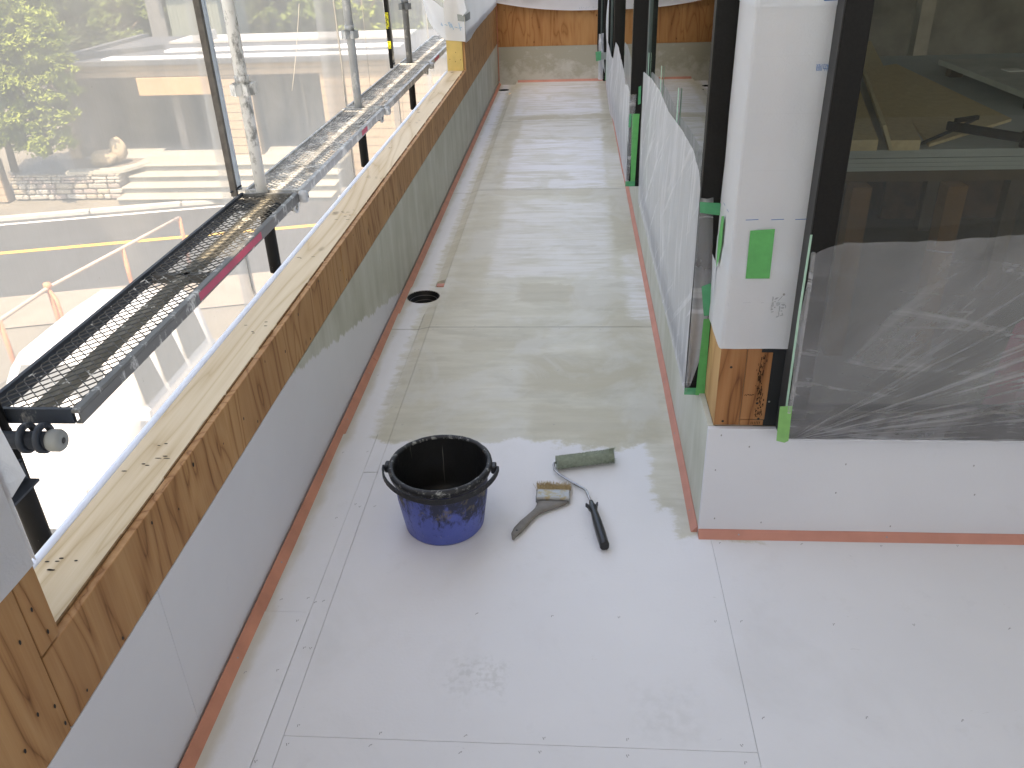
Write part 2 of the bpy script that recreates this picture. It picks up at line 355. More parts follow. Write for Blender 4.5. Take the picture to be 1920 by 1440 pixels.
def mat_film(name, fan=None, base=0.62, amp=0.3, col=(0.83, 0.82, 0.84)):
    """thin creased polythene: partly clear, milky along the creases"""
    b = NB(name); p = b.pos(); x, y, z = b.sep(p)
    if fan:
        dx = b.math('SUBTRACT', x, fan[0]); dz = b.math('SUBTRACT', z, fan[1])
        ang = b.math('ARCTAN2', dz, dx); rr = b.math('SQRT', b.math('ADD', b.math('MULTIPLY', dx, dx), b.math('MULTIPLY', dz, dz)))
        cr = b.noise(b.comb(b.math('MULTIPLY', ang, 13.0), b.math('MULTIPLY', rr, 1.1), 0), 2.2, 5, 0.62)
        near = b.math('MULTIPLY', b.mr(ang, 0.95, 0.45), b.mr(rr, 0.9, 0.0, 0.35, 1.0))
        cr = b.math('MULTIPLY', b.math('POWER', b.mr(cr, 0.46, 0.68), 1.6), near)
        c2 = b.noise(b.comb(b.math('MULTIPLY', x, 1.6), 0, b.math('MULTIPLY', b.math('ADD', z, b.math('MULTIPLY', x, 0.12)), 16.0)), 2.0, 6, 0.65, 0.8)
        cr = b.math('ADD', cr, b.math('MULTIPLY', b.mr(c2, 0.54, 0.74), 0.28))
        hf = b.noise(p, 180, 4, 0.7)
    else:
        c1 = b.noise(b.comb(0, b.math('MULTIPLY', y, 9.0), b.math('MULTIPLY', z, 1.4)), 2.2, 5, 0.6, 0.5)
        c2 = b.noise(b.comb(0, b.math('MULTIPLY', b.math('ADD', y, b.math('MULTIPLY', z, 1.5)), 7.0), b.math('MULTIPLY', z, 1.0)), 2.6, 3, 0.6, 0.3)
        cr = b.math('ADD', b.mr(c1, 0.5, 0.68), b.math('MULTIPLY', b.mr(c2, 0.58, 0.66), 0.7))
        hf = b.noise(b.scale(p, (1, 60, 4)), 2, 3)
    op = b.math('ADD', base, b.math('MULTIPLY', cr, amp), clamp=True)
    if fan:
        lf = b.noise(b.comb(b.math('MULTIPLY', x, 2.2), 0, b.math('MULTIPLY', b.math('SUBTRACT', z, b.math('MULTIPLY', x, 0.8)), 2.6)), 2.2, 4, 0.6, 0.6)
        op = b.math('ADD', op, b.math('MULTIPLY', b.math('SUBTRACT', lf, 0.48), 0.55), clamp=True)  # diagonal milky patches stand in for a reflection on the film
    op = b.math('ADD', op, b.math('MULTIPLY', b.math('SUBTRACT', hf, 0.5), 0.05 if fan else 0.10), clamp=True)
    nm = b.bump(b.math('ADD', cr, b.math('MULTIPLY', hf, 0.05)), 0.30, 0.01)
    d = b.n('BsdfDiffuse', {'Color': col, 'Normal': nm}).outputs[0]; t = b.n('BsdfTranslucent', {'Color': col}).outputs[0]
    s1 = b.n('MixShader', {0: 0.4, 1: d, 2: t}).outputs[0]
    g = b.n('BsdfGlossy', {'Color': (1, 1, 1), 'Roughness': 0.22, 'Normal': nm}).outputs[0]
    s1 = b.n('MixShader', {0: 0.10, 1: s1, 2: g}).outputs[0]
    tr = b.n('BsdfTransparent', {'Color': (1, 1, 1)}).outputs[0]
    return b.done(b.n('MixShader', {0: op, 1: tr, 2: s1}).outputs[0])
FILM = mat_film('milky_film', None, 0.66, 0.28)
FILME = mat_film('clear_film', None, 0.30, 0.35)
FILMB = mat_film('stretched_film', (0.47, 0.302), 0.24, 0.50)
def mat_tape(name, col, op):
    b = NB(name); p = b.pos(); f = b.noise(p, 60, 3)
    c = b.ramp(f, [(0.3, tuple(k * 0.85 for k in col)), (0.7, col)])
    s = b.pbsdf(c, 0.5, 0.3); tr = b.n('BsdfTransparent', {'Color': tuple(0.5 + k * 0.5 for k in col)}).outputs[0]
    return b.done(b.n('MixShader', {0: op, 1: tr, 2: s}).outputs[0])
GTAPE = mat_tape('green_masking_tape', (0.09, 0.42, 0.13), 0.93)
GTAPED = mat_tape('thin_green_tape', (0.07, 0.40, 0.19), 0.80)
GTAPEL = mat_tape('pale_green_tape', (0.42, 0.66, 0.52), 0.85)
SLATE = mat_tape('grey_tape', (0.30, 0.33, 0.32), 0.9)
def mat_glass(name, ior):
    b = NB(name)
    fr = b.n('Fresnel', {'IOR': ior}).outputs[0]
    g = b.n('BsdfGlossy', {'Color': (0.92, 0.95, 0.93), 'Roughness': 0.0}).outputs[0]
    tr = b.n('BsdfTransparent', {'Color': (0.80, 0.81, 0.78)}).outputs[0]
    return b.done(b.n('MixShader', {0: fr, 1: tr, 2: g}).outputs[0])
GLASS = mat_glass('window_glass', 1.8); GLASSW = mat_glass('wide_window_glass', 1.5)

# ------------------------------------------------------------------ balcony floor
XL, XR, YB = -0.70, 0.305, 8.15
fl = thing('balcony_floor', None, None, (0, 0, 0)); fl['kind'] = 'structure'
mk('joint_filler', B(-0.53, 3.6, -3.1, YB, -0.03, -0.0022), simple('joint_filler_grey', (0.45, 0.45, 0.45)), fl)
mk('subfloor', B(-0.5335, 3.6, -3.1, YB + 0.03, -0.16, -0.034), simple('subfloor_grey', (0.3, 0.3, 0.29)), fl)
seams = [-3.1, -0.82, 1.003, 2.785, 4.587, 6.406, YB]
for i in range(len(seams) - 1):
    g = 0.0004
    mk('floor_board', B(-0.533, 0.333 if i < 3 else 0.33, seams[i] + g, seams[i + 1] - g, -0.014, 0, bev=0.0007), FLOOR, fl)
for y0, y1 in ((-3.1, -0.9), (-0.9, 1.62)):
    mk('floor_board', B(0.3338, 1.243, y0 + .001, y1 - .001, -0.014, 0, bev=0.0007), FLOOR, fl)
    mk('floor_board', B(1.2437, 3.6, y0 + .001, y1 - .001, -0.014, 0, bev=0.0007), FLOOR, fl)
# edge strip beside the gutter: flush near the viewer, a bevelled ramp further on, notched at the drain
def strip(y0, y1, drop0, drop1, n=6):
    m = MB()
    for k in range(n):
        a, c = y0 + (y1 - y0) * k / n, y0 + (y1 - y0) * (k + 1) / n
        da, dc = drop0 + (drop1 - drop0) * k / n, drop0 + (drop1 - drop0) * (k + 1) / n
        x0a, x1a = -0.573, -0.5338
        m.quad((x0a, a, -da), (x1a, a, -0.0006), (x1a, c, -0.0006), (x0a, c, -dc))
        m.quad((x0a, a, -da), (x0a, c, -dc), (x0a, c, -0.03), (x0a, a, -0.03))
        m.quad((x1a, a, -0.0006), (x1a, a, -0.03), (x1a, c, -0.03), (x1a, c, -0.0006))
    m.quad((-0.573, y0, -drop0), (-0.573, y0, -0.03), (-0.5338, y0, -0.03), (-0.5338, y0, -0.0006))
    m.quad((-0.573, y1, -drop1), (-0.5338, y1, -0.0006), (-0.5338, y1, -0.03), (-0.573, y1, -0.03))
    return m
mk('edge_strip', strip(-3.1, 1.85, 0.0015, 0.002), FLOOR, fl)
mk('edge_strip', strip(1.853, 2.985, 0.002, 0.011), FLOOR, fl)
mk('edge_strip', strip(3.262, 5.3, 0.013, 0.016), FLOOR, fl)
mk('edge_strip', strip(5.304, 7.62, 0.016, 0.019), FLOOR, fl)
# gutter boards, pierced for the two drains
def holed(x0, x1, y0, y1, c, r, z, th=0.012, n=32):
    m = MB(); ring = []; box = []
    angs = sorted([2 * math.pi * k / n for k in range(n)] + [math.atan2(yy - c[1], xx - c[0]) % (2 * math.pi) for xx in (x0, x1) for yy in (y0, y1)])
    for a in angs:
        ca, sa = math.cos(a), math.sin(a); ring.append((c[0] + r * ca, c[1] + r * sa))
        t = min(((x1 - c[0]) / ca if ca > 1e-9 else 1e9), ((x0 - c[0]) / ca if ca < -1e-9 else 1e9), ((y1 - c[1]) / sa if sa > 1e-9 else 1e9), ((y0 - c[1]) / sa if sa < -1e-9 else 1e9))
        box.append((c[0] + t * ca, c[1] + t * sa))
    for k in range(len(angs)):
        k2 = (k + 1) % len(angs)
        m.quad((*ring[k], z), (*box[k], z), (*box[k2], z), (*ring[k2], z))
        m.quad((*ring[k], z), (*ring[k2], z), (*ring[k2], z - th), (*ring[k], z - th))
    return m
D1, D2 = (-0.607, 3.105), (-0.632, 7.86)
GX0, GX1 = -0.70, -0.5385
for y0, y1, zz in ((-3.1, 1.32, -0.0016), (1.322, 2.05, -0.004), (2.052, 2.93, -0.010)):
    mk('gutter_board', B(GX0, -0.5745, y0, y1, zz - .012, zz, bev=0.0008), FLOOR, fl)
mk('gutter_board', holed(GX0, GX1, 2.933, 3.205, D1, 0.066, -0.0145), FLOOR, fl)
for y0, y1, zz in ((3.208, 5.4, -0.017), (5.402, 7.70, -0.020)):
    mk('gutter_board', B(GX0, -0.5745, y0, y1, zz - .012, zz, bev=0.0008), FLOOR, fl)
mk('gutter_board', holed(GX0, GX1, 7.703, 8.02, D2, 0.05, -0.020), FLOOR, fl)
mk('gutter_board', B(GX0, GX1, 8.022, YB, -0.03, -0.020), FLOOR, fl)
mk('packing_block', B(-0.569, -0.5385, 3.212, 3.240, -0.028, -0.012), FIL, fl)
# screw heads on the boards: pairs of tiny slots sunk into the surface
m = MB()
def mark(x, y, z=0.0006, a=None, l=0.006):
    a = R.uniform(0.8, 2.2) if a is None else a
    dx, dy = math.cos(a) * l / 2, math.sin(a) * l / 2; w = 0.0007
    nx, ny = -math.sin(a) * w, math.cos(a) * w
    m.quad((x - dx + nx, y - dy + ny, z), (x - dx - nx, y - dy - ny, z), (x + dx - nx, y + dy - ny, z), (x + dx + nx, y + dy + ny, z))
def screws(xs, ys, p=0.85):
    for xx in xs:
        for yy in ys:
            if R.random() < p:
                jx, jy = R.uniform(-.008, .008), R.uniform(-.006, .006)
                mark(xx + jx, yy + jy); mark(xx + jx + 0.003, yy + jy + 0.002, l=0.003)
screws([-0.515, -0.36, -0.2, -0.05, 0.1, 0.31], [0.3, 0.645, 0.985, 1.02, 1.325, 1.7, 2.1, 2.45, 2.765, 2.80, 3.2, 3.7, 4.2, 4.57, 4.605])
screws([0.352, 0.55, 0.72, 0.9, 1.08, 1.22, 1.3, 1.6], [0.55, 0.87, 1.08, 1.32, 1.58])
screws([-0.545, -0.563], [0.95, 1.21, 1.35, 1.7, 2.2, 2.6])
screws([-0.655, -0.59], [0.9, 1.15, 1.29, 1.36, 1.65, 1.95, 2.4, 2.7])
mk('screw_heads', m, SCREW, fl, fix=False)['kind'] = 'stuff'

def drain(c, r, z, label):
    t = thing('floor_drain', label, 'drain', (c[0], c[1], z), 'black drains in the gutter')
    m = MB(); m.lathe([(r, 0.0), (r * 0.97, -0.004), (r * 0.93, -0.005), (r * 0.9, -0.03), (r * 0.83, -0.032), (r * 0.8, -0.06), (r * 0.5, -0.075), (r * 0.5, -0.14), (0.001, -0.14)], (c[0], c[1], z), 36)
    mk('drain_body', m, simple('black_plastic', (0.006, 0.006, 0.006), 0.4, 0.25), t)
    m = MB()
    for rr, zz in ((0.86, -0.018), (0.78, -0.036), (0.68, -0.05)):
        m.lathe([(r * rr, zz), (r * rr - 0.002, zz + 0.002), (r * rr - 0.004, zz)], (c[0], c[1], z), 36)
    mk('thread_ring', m, simple('grey_black_plastic', (0.03, 0.03, 0.032), 0.3, 0.6), t)
    m = MB(); m.beam((c[0] - r * .45, c[1] - r * .3, z - 0.062), (c[0] + r * .5, c[1] + r * .1, z - 0.060), 0.011, 0.01)
    m.tube([(c[0] - 0.002, c[1] + r * .3, z - 0.07), (c[0] - 0.002, c[1] + r * .3, z - 0.045)], 0.006, 8)
    mk('drain_key', m, simple('black_plastic_bar', (0.02, 0.02, 0.021), 0.3, 0.6), t)
drain(D1, 0.0668, -0.0138, 'larger black gutter drain beside the blue bucket side, next to a notched strip')
drain(D2, 0.0505, -0.0195, 'small dark gutter drain in the far left corner of the balcony')

# salmon coloured triangular fillets, each run a thing
def fillet(a, b2, inward, label, w=0.0175, z=0.0, mat=FIL, parts=1, zf=None):
    """a,b2 ends of the inner corner line (x,y); inward = unit vector away from the wall"""
    t = thing('corner_fillet', label, 'fillet', (a[0], a[1], z), 'salmon corner fillets')
    ax, ay = a; bx, by = b2; L = math.hypot(bx - ax, by - ay); ux, uy = (bx - ax) / L, (by - ay) / L
    for k in range(parts):
        s0, s1 = L * k / parts + (0.0008 if k else 0), L * (k + 1) / parts - (0.0008 if k < parts - 1 else 0)
        m = MB(); sh = R.uniform(-.0012, .0012)
        n = max(2, int((s1 - s0) / 0.12)); rows = []
        for q in range(n + 1):
            s = s0 + (s1 - s0) * q / n; ww = w + 0.0009 * nz(s * 6, ax) + sh
            px_, py_ = ax + ux * s, ay + uy * s; z = zf(py_) if zf else z; h = w + 0.0007 * nz(s * 7, 4)
            rows.append(((px_, py_, z), (px_ + inward[0] * ww, py_ + inward[1] * ww, z), (px_ + inward[0] * 0.002, py_ + inward[1] * 0.002, z + h), (px_, py_, z + h)))
        for q in range(n):
            A, C = rows[q], rows[q + 1]
            for e in range(4): m.quad(A[e], A[(e + 1) % 4], C[(e + 1) % 4], C[e])
        m.poly(rows[0][::-1]); m.poly(rows[-1])
        mk('fillet_piece', m, mat, t)
    m = MB(); nrm = Vector((inward[0], inward[1], 1)).normalized()
    for q in range(int(L / 0.32)):
        s = 0.1 + q * 0.32 + R.uniform(-.03, .03)
        if s > L: break
        z = zf(ay + uy * s) if zf else z
        c = Vector((ax + ux * s + inward[0] * (w * .5 + .0025), ay + uy * s + inward[1] * (w * .5 + .0025), z + w * 0.55 + .0012))
        e1 = Vector((ux, uy, 0)); e2 = nrm.cross(e1); m.poly([c + (e1 * math.cos(i * 1.047) + e2 * math.sin(i * 1.047)) * 0.0024 + nrm * .0008 for i in range(6)])
    mk('screw', m, SCREW, t, fix=False)['kind'] = 'stuff'
fillet((XL + .006, -3.1), (XL + .006, YB), (1, 0), 'long salmon fillet strip at the foot of the left parapet beside the gutter', 0.0195, -0.002, FILD, 6, lambda y_: -0.002 - 0.0155 * min(max((y_ - 1.3) / 2.0, 0), 1))
fillet((XR - .0005, 1.616), (XR - .0005, YB), (-1, 0), 'long salmon fillet strip at the foot of the window wall with the masked windows', 0.0165, 0.0, FIL, 4)
fillet((-0.52, YB - .012), (XR - .02, YB - .012), (0, -1), 'short salmon fillet strip along the foot of the end wall', 0.018, 0, FIL, 1)
fillet((XR - .001, 1.607), (3.5, 1.607), (0, -1), 'salmon fillet strip under the wide film covered window, nearest to the viewer', 0.0175, 0, FIL, 2)

# ------------------------------------------------------------------ left parapet
pw = thing('parapet_wall', 'left parapet with plywood band over grey boards and a pine sill on top', 'parapet', (-0.75, 0.0, 0.0))
ub = [-3.1, -0.80, 1.02, 2.84, 3.75, 4.66, 5.57, 6.48, 7.39, YB]
for a, c in zip(ub, ub[1:]): mk('upstand_board', B(-0.7145, XL + R.uniform(-.0006, .0006), a + .0004, c - .0004, -0.03, 0.337, bev=0.0006), UPL, pw)
mk('core', B(-0.82, -0.72, -3.1, YB + .02, -0.1, 0.43), simple('wall_core', (0.3, 0.25, 0.2)), pw)
mk('plywood_board', B(-0.7145, XL + .0006, -0.8, 0.742, 0.339, 2.3, bev=0.001), PLY, pw); mk('plywood_board', B(-0.7145, XL + .0006, -3.1, -0.802, 0.339, 0.4735, bev=0.001), PLY, pw)
mk('plywood_board', B(-0.7145, XL + .0008, 0.744, 0.788, 0.478, 2.3, bev=0.001), PLY, pw)
pb = [0.744, 2.35, 4.17, 5.99]
for a, c in zip(pb, pb[1:]): mk('plywood_board', B(-0.7145, XL + R.uniform(.0002, .0012), a + .0008, c - .0008, 0.339, 0.4735 if c < 5.9 else 0.4735, bev=0.0012), PLY, pw)
mk('plywood_board', B(-0.7145, XL + .0007, 5.70, 6.9, 0.4745, 0.70, bev=0.001), PLY, pw)
mk('plywood_board', B(-0.7145, XL + .0003, 5.992, YB, 0.339, 0.4735, bev=0.001), PLY, pw)
mk('plywood_board', B(-0.7145, XL + .0002, 6.902, YB, 0.4745, 0.70, bev=0.001), PLY, pw)
m = MB(); m.box(-0.8185, -0.7155, -0.8, 0.788, 0.43, 2.3); mk('wall_stud', m, simple('stud_wood', (0.45, 0.32, 0.18)), pw)
m = MB(); m.box(-0.8185, -0.7155, 5.705, YB, 0.475, 0.70); mk('wall_stud', m, simple('stud_wood_far', (0.45, 0.32, 0.18)), pw)
# ragged split edge of the band along the sill
m = MB(); yy = 0.79
while yy < 5.68:
    l = R.uniform(.05, .3); m.box(-0.7165, -0.7135, yy, min(yy + l, 5.68), 0.470, 0.4755 + R.uniform(0, .0022)); yy += l + R.uniform(0, .05)
o = mk('split_veneer', m, EDGE, pw); o['kind'] = 'stuff'
for a, c in ((0.79, 2.66), (2.662, 4.9), (4.902, 5.69)):
    s_ = mk('sill_board', B(-0.8165, -0.7185, a, c - .001, 0.442, 0.4725, bev=0.0015), PINE, pw)
m = MB()
for yy in (0.93, 0.94, 1.19, 1.22, 1.27, 1.75, 1.80, 2.25, 2.62, 2.645, 2.68, 2.70, 3.1, 3.13, 3.6, 4.1, 4.15, 4.6, 4.88, 4.92, 5.3):
    for q in range(R.choice((2, 3))):
        x_, y_ = R.uniform(-0.805, -0.73), yy + R.uniform(-.015, .015); w = R.uniform(.0012, .0022); l = R.uniform(.003, .008)
        m.poly([(x_ + math.cos(i * .785) * l, y_ + math.sin(i * .785) * w, 0.4732) for i in range(8)])
for k in range(46):                                     # screws through the plywood band
    y_ = 0.82 + k * 0.105 + R.uniform(-.03, .03); z_ = R.choice((0.36, 0.455, 0.45, 0.41)) + R.uniform(-.008, .008); w = R.uniform(.0016, .0032)
    m.poly([(XL + .0022, y_ + math.cos(i * .785) * w, z_ + math.sin(i * .785) * w * 1.5) for i in range(8)])
for y_, z_ in ((0.757, 0.55), (0.768, 0.50), (0.72, 0.53), (0.70, 0.42), (0.73, 0.40), (0.66, 0.40), (0.735, 0.36), (0.62, 0.55)):
    m.poly([(XL + .002, y_ + math.cos(i * .785) * .0022, z_ + math.sin(i * .785) * .004) for i in range(8)])
mk('screw_heads', m, WSCREW, pw, fix=False)['kind'] = 'stuff'
m = MB(); m.tube([(-0.8275, 0.79 + k * 0.1, 0.463 + .001 * nz(k * .9)) for k in range(50)], 0.0105, 10); mk('membrane_edge', m, WTRIM, pw)
m = MB(); m.box(-0.829, -0.8175, 0.79, 5.69, -0.6, 0.464); mk('outer_membrane', m, WTRIM, pw)
j = mk('jamb_board', B(-0.818, -0.7155, 5.689, 5.704, 0.4735, 2.3), YELW, pw); j['label'] = 'yellow timber jamb at the far end of the sill'
m = MB()
for x_, z_ in ((-0.76, 0.585), (-0.765, 0.53), (-0.80, 0.545), (-0.73, 0.54)): m.poly([(x_ + math.cos(i) * .002, 5.6885, z_ + math.sin(i) * .004) for i in range(6)])
mk('jamb_screw', m, WSCREW, pw, fix=False)['kind'] = 'stuff'

# ------------------------------------------------------------------ end wall
ew = thing('end_wall', 'end wall of the balcony, orange plywood over a stained grey board', 'wall', (-0.2, YB, 0))
mk('upstand_board', B(XL - .0, XR + .2, YB - .012, YB, -0.03, 0.308, bev=0.001), UPB, ew)
mk('plywood_board', B(XL - .0, XR + .2, YB - .011, YB, 0.3095, 1.05, bev=0.001), PLYO, ew)
mk('core', B(-0.82, 0.6, YB + .001, YB + .11, -0.1, 1.05), simple('end_core', (0.3, 0.25, 0.2)), ew)
mk('trim_strip', B(XL + .0015, XL + .010, YB - .022, YB - .012, 0.01, 0.66), FILD, ew)

# ------------------------------------------------------------------ house walls with windows
hw = thing('house_wall', 'house wall with black framed windows and a grey coated upstand', 'wall', (0.36, 1.62, 0))
rb = [1.6205, 2.9, 4.72, 6.54, YB - .013]
for a, c in zip(rb, rb[1:]): mk('upstand_board', B(XR, XR + .0135, a + .001, c - .001, -0.03, 0.302, bev=0.001), UPR, hw)
mk('upstand_board', B(XR, 1.33, 1.607, 1.6195, -0.03, 0.302, bev=0.001), UPN, hw)
mk('upstand_board', B(1.332, 3.5, 1.607, 1.6195, -0.03, 0.302, bev=0.001), UPN, hw)
m = MB()
for x_, z_ in ((0.335, 0.285), (0.46, 0.288), (0.33, 0.19), (0.34, 0.05), (0.62, 0.21), (0.61, 0.13), (0.92, 0.13), (0.90, 0.21), (0.45, 0.04), (0.75, 0.035), (0.4, 0.255)):
    m.poly([(x_ + math.cos(i) * .0018, 1.6064, z_ + math.sin(i) * .003) for i in range(6)])
mk('screw_heads', m, SCREW, hw, fix=False)['kind'] = 'stuff'
hcore = simple('house_core', (0.34, 0.27, 0.2))
mk('sill_core', B(XR + .014, 0.40, 1.621, YB, -0.1, 0.296), hcore, hw)
mk('sill_core', B(0.40, 3.5, 1.621, 1.70, -0.1, 0.296), hcore, hw)
mk('header_core', B(0.30, 0.40, 1.62, YB, 2.2, 2.6), hcore, hw)
mk('header_core', B(0.40, 3.5, 1.62, 1.70, 2.2, 2.6), hcore, hw)
for y0, y1 in ((3.385, 3.555), (6.12, 6.235), (7.95, YB)): mk('wall_pier', B(0.292, 0.40, y0, y1, 0.303, 2.2), WRAP, hw)
# corner column, visible wood at its foot
cw = thing('corner_column', 'orange wood foot of the corner column below the white wrap', 'column', (0.39, 1.62, 0.3))
mk('core', B(0.322, 0.452, 1.6235, 1.768, 0.297, 2.6), hcore, cw)
mk('front_board', B(0.3185, 0.3735, 1.6195, 1.6225, 0.305, 2.2, bev=.0006), COLW, cw)
mk('front_board', B(0.3747, 0.404, 1.6195, 1.6225, 0.3195, 2.2, bev=.0006), COLW, cw)
mk('front_board', B(0.404, 0.428, 1.6193, 1.6225, 0.3195, 0.4875, bev=.0004), COLW, cw)
mk('bottom_block', B(0.3747, 0.426, 1.6195, 1.6225, 0.305, 0.3178), COLW, cw)
s_ = mk('side_board', B(0.3182, 0.3215, 1.6215, 1.772, 0.303, 2.2, bev=.0005), mat_ply('pale_column_softwood', 'z', [(0.06, (0.28, 0.13, 0.045)), (0.25, (0.46, 0.25, 0.10)), (0.6, (0.56, 0.335, 0.15)), (1.0, (0.62, 0.39, 0.19))], fine=0.8, k=6.0), cw)
b_ = mk('flashing_tape', B(0.4045, 0.4555, 1.6200, 1.6222, 0.303, 0.52), BUTYL, cw)
m = MB()
def disc_y(m, x, y, z, r, n=8, sz=1.0): m.poly([(x + math.cos(i * 2 * math.pi / n) * r, y, z + math.sin(i * 2 * math.pi / n) * r * sz) for i in range(n)])
for x_, z_ in ((0.343, 0.452), (0.337, 0.315), (0.408, 0.362), (0.415, 0.322)): disc_y(m, x_, 1.6188, z_, 0.0030)
mk('screw', m, WSCREW, cw, fix=False)['kind'] = 'stuff'
m = MB(); disc_y(m, 0.4335, 1.6192, 0.366, 0.0024); mk('screw', m, simple('zinc_screw', (0.4, 0.4, 0.4), 0.3, 0.5, 0.8), cw, fix=False)['kind'] = 'stuff'
m = MB()
for k in range(120):                                    # broken black ink printed down the right board
    z_ = R.uniform(0.325, 0.482); xx = 0.4105 + 0.0035 * math.sin(z_ * 40) + R.gauss(0, 0.0042); l = R.uniform(.002, .009); w = R.uniform(.0004, .0011)
    xx = min(max(xx, 0.398), 0.4255)
    m.quad((xx - w, 1.6188, z_), (xx + w, 1.6188, z_), (xx + w, 1.6188, z_ + l), (xx - w, 1.6188, z_ + l))
for k in range(18):
    xx = 0.378 + k * 0.0012 + R.uniform(-.0004, .0004); z_ = 0.382 + R.gauss(0, .0009)
    m.quad((xx, 1.6188, z_), (xx + .0014, 1.6188, z_ - .0003), (xx + .0014, 1.6188, z_ + .0018), (xx, 1.6188, z_ + .0018))
for k, ch in enumerate('IIIJFS'):
    xx = 0.3995 + k * 0.0036
    m.quad((xx, 1.6188, 0.3075), (xx + .0012, 1.6188, 0.3075), (xx + .0012, 1.6188, 0.3145), (xx, 1.6188, 0.3145))
    if ch != 'I': m.quad((xx, 1.6188, 0.3131), (xx + .0026, 1.6188, 0.3131), (xx + .0026, 1.6188, 0.3145), (xx, 1.6188, 0.3145))
mk('stamped_ink', m, INK, cw, fix=False)['kind'] = 'stuff'

# ------------------------------------------------------------------ windows
def side_window(y0, y1, xo, glass_x, label, mull=None):
    t = thing('side_window', label, 'window', (xo, y0, 0.3), 'black side windows of the balcony')
    ztop = 2.2; xi = 0.345
    mk('jamb', B(xo, xi, y0, y0 + 0.032, 0.332, ztop, bev=.002), BLK, t)
    mk('jamb', B(xo, xi, y1 - 0.032, y1, 0.332, ztop, bev=.002), BLK, t)
    mk('bottom_rail', B(xo, xi, y0, y1, 0.300, 0.331, bev=.002), BLK, t)
    mk('top_rail', B(xo, xi, y0, y1, ztop, ztop + .03), BLK, t)
    if mull: mk('mullion', B(mull[1], xi, mull[0], mull[0] + 0.05, 0.332, ztop, bev=.002), BLK, t)
    g = mk('gasket', B(glass_x - .006, glass_x + .02, y1 - 0.075, y1 - 0.0325, 0.332, ztop), GASK, t)
    m = MB(); m.box(glass_x, glass_x + .004, y0 + .03, y1 - .03, 0.331, ztop); mk('glass_pane', m, GLASS, t)
    return t
side_window(1.776, 3.38, 0.274, 0.279, 'black framed side window nearest to the white wrapped column, half covered in film')
side_window(3.56, 6.11, 0.232, 0.252, 'middle black framed side window, half covered in film', (5.0, 0.222))
side_window(6.24, 7.94, 0.206, 0.240, 'farthest black framed side window beside the end wall')
ww = thing('wide_window', 'wide black framed window with the workshop behind it, film over its lower part', 'window', (0.455, 1.565, 0.3))
YF = 1.566
mk('jamb', B(0.4565, 0.503, YF, 1.64, 0.352, 2.2, bev=.002), BLK, ww)
mk('jamb_side', B(0.4545, 0.4562, YF + .004, 1.6185, 0.302, 2.2), BLKS, ww)
mk('bottom_rail', B(0.4565, 2.6, YF, 1.64, 0.302, 0.351, bev=.002), BLK, ww)
mk('top_rail', B(0.4565, 2.6, YF, 1.64, 2.2, 2.24), BLK, ww)
mk('jamb', B(2.56, 2.6, YF, 1.64, 0.352, 2.2), BLK, ww)
mk('glass_pane', B(0.503, 2.56, 1.600, 1.604, 0.351, 2.2), GLASSW, ww)

# ------------------------------------------------------------------ white wrap on the column
def sheet(fn, nu, nv): m = MB(); m.grid(fn, nu, nv); return m
wc = thing('house_wrap', 'white building wrap around the corner column with a green tape square', 'building wrap', (0.39, 1.615, 0.5))
def colwrap(z0, z1, off, flare, ycut):
    def f(u, v):
        z = z0 + (z1 - z0) * v; e = off + flare * (1 - v) ** 2
        # path: rear of the left face -> corner -> right end of the front face
        if u < 0.45: s = u / 0.45; x, y = 0.3155 - e, ycut + (1.6165 - ycut) * s
        elif u < 0.5: s = (u - 0.45) / 0.05; a = s * math.pi / 2; x, y = 0.3155 - e + 0.004 * (1 - math.cos(a)), 1.6165 - 0.004 * math.sin(a) - e * s
        else: s = (u - 0.5) / 0.5; x, y = 0.3195 - e + (0.4575 - 0.3195 + e) * s, 1.6125 - e
        k = 0.0016 * nz(x * 30, y * 30, z * 9)
        return (x - (k if u < .48 else 0), y - (k if u > .48 else 0), z)
    return sheet(f, 40, 40)
mk('upper_sheet', colwrap(0.672, 2.2, 0.0, 0.0, 1.771), WRAP, wc)
lo = mk('lower_sheet', colwrap(0.5015, 0.700, 0.0016, 0.0022, 1.766), WRAP, wc)
mk('top_lap', colwrap(1.166, 2.2, 0.0022, 0.0, 1.768), WRAP, wc)
m = MB(); m.poly([(0.3125, 1.764, 0.52), (0.3075, 1.772, 0.655), (0.3115, 1.735, 0.645), (0.3128, 1.725, 0.52)]); mk('loose_corner', m, WRAP, wc)
m = MB()
for x_ in (0.338, 0.387, 0.433): m.quad((x_, 1.6098, 0.7832), (x_ + .0245, 1.6098, 0.7840), (x_ + .0245, 1.6098, 0.7853), (x_, 1.6098, 0.7845))
for y_ in (1.66, 1.705): m.quad((0.3128, y_, 0.7835), (0.3128, y_ + .02, 0.7835), (0.3128, y_ + .02, 0.7848), (0.3128, y_, 0.7848))
m.quad((0.43, 1.6078, 1.1735), (0.4575, 1.6078, 1.1745), (0.4575, 1.6078, 1.1765), (0.43, 1.6078, 1.1755))
mk('printed_dash', m, BLUE, wc, fix=False)['kind'] = 'stuff'
m = MB()
for z_ in (0.88, 0.985, 1.085): 
    for k in range(30): x_ = 0.327 + k * 0.0043; m.quad((x_, 1.6098, z_), (x_ + .0009, 1.6098, z_), (x_ + .0009, 1.6098, z_ + .0009), (x_, 1.6098, z_ + .0009))
for k in range(110): z_ = 0.72 + k * 0.0043; m.quad((0.3215, 1.6098, z_), (0.3223, 1.6098, z_), (0.3223, 1.6098, z_ + .0012), (0.3215, 1.6098, z_ + .0012))
for x0, x1 in ((0.350, 0.366), (0.386, 0.392), (0.418, 0.436)): m.quad((x0, 1.6070, 0.608), (x1, 1.6070, 0.609), (x1, 1.6070, 0.6098), (x0, 1.6070, 0.6088))
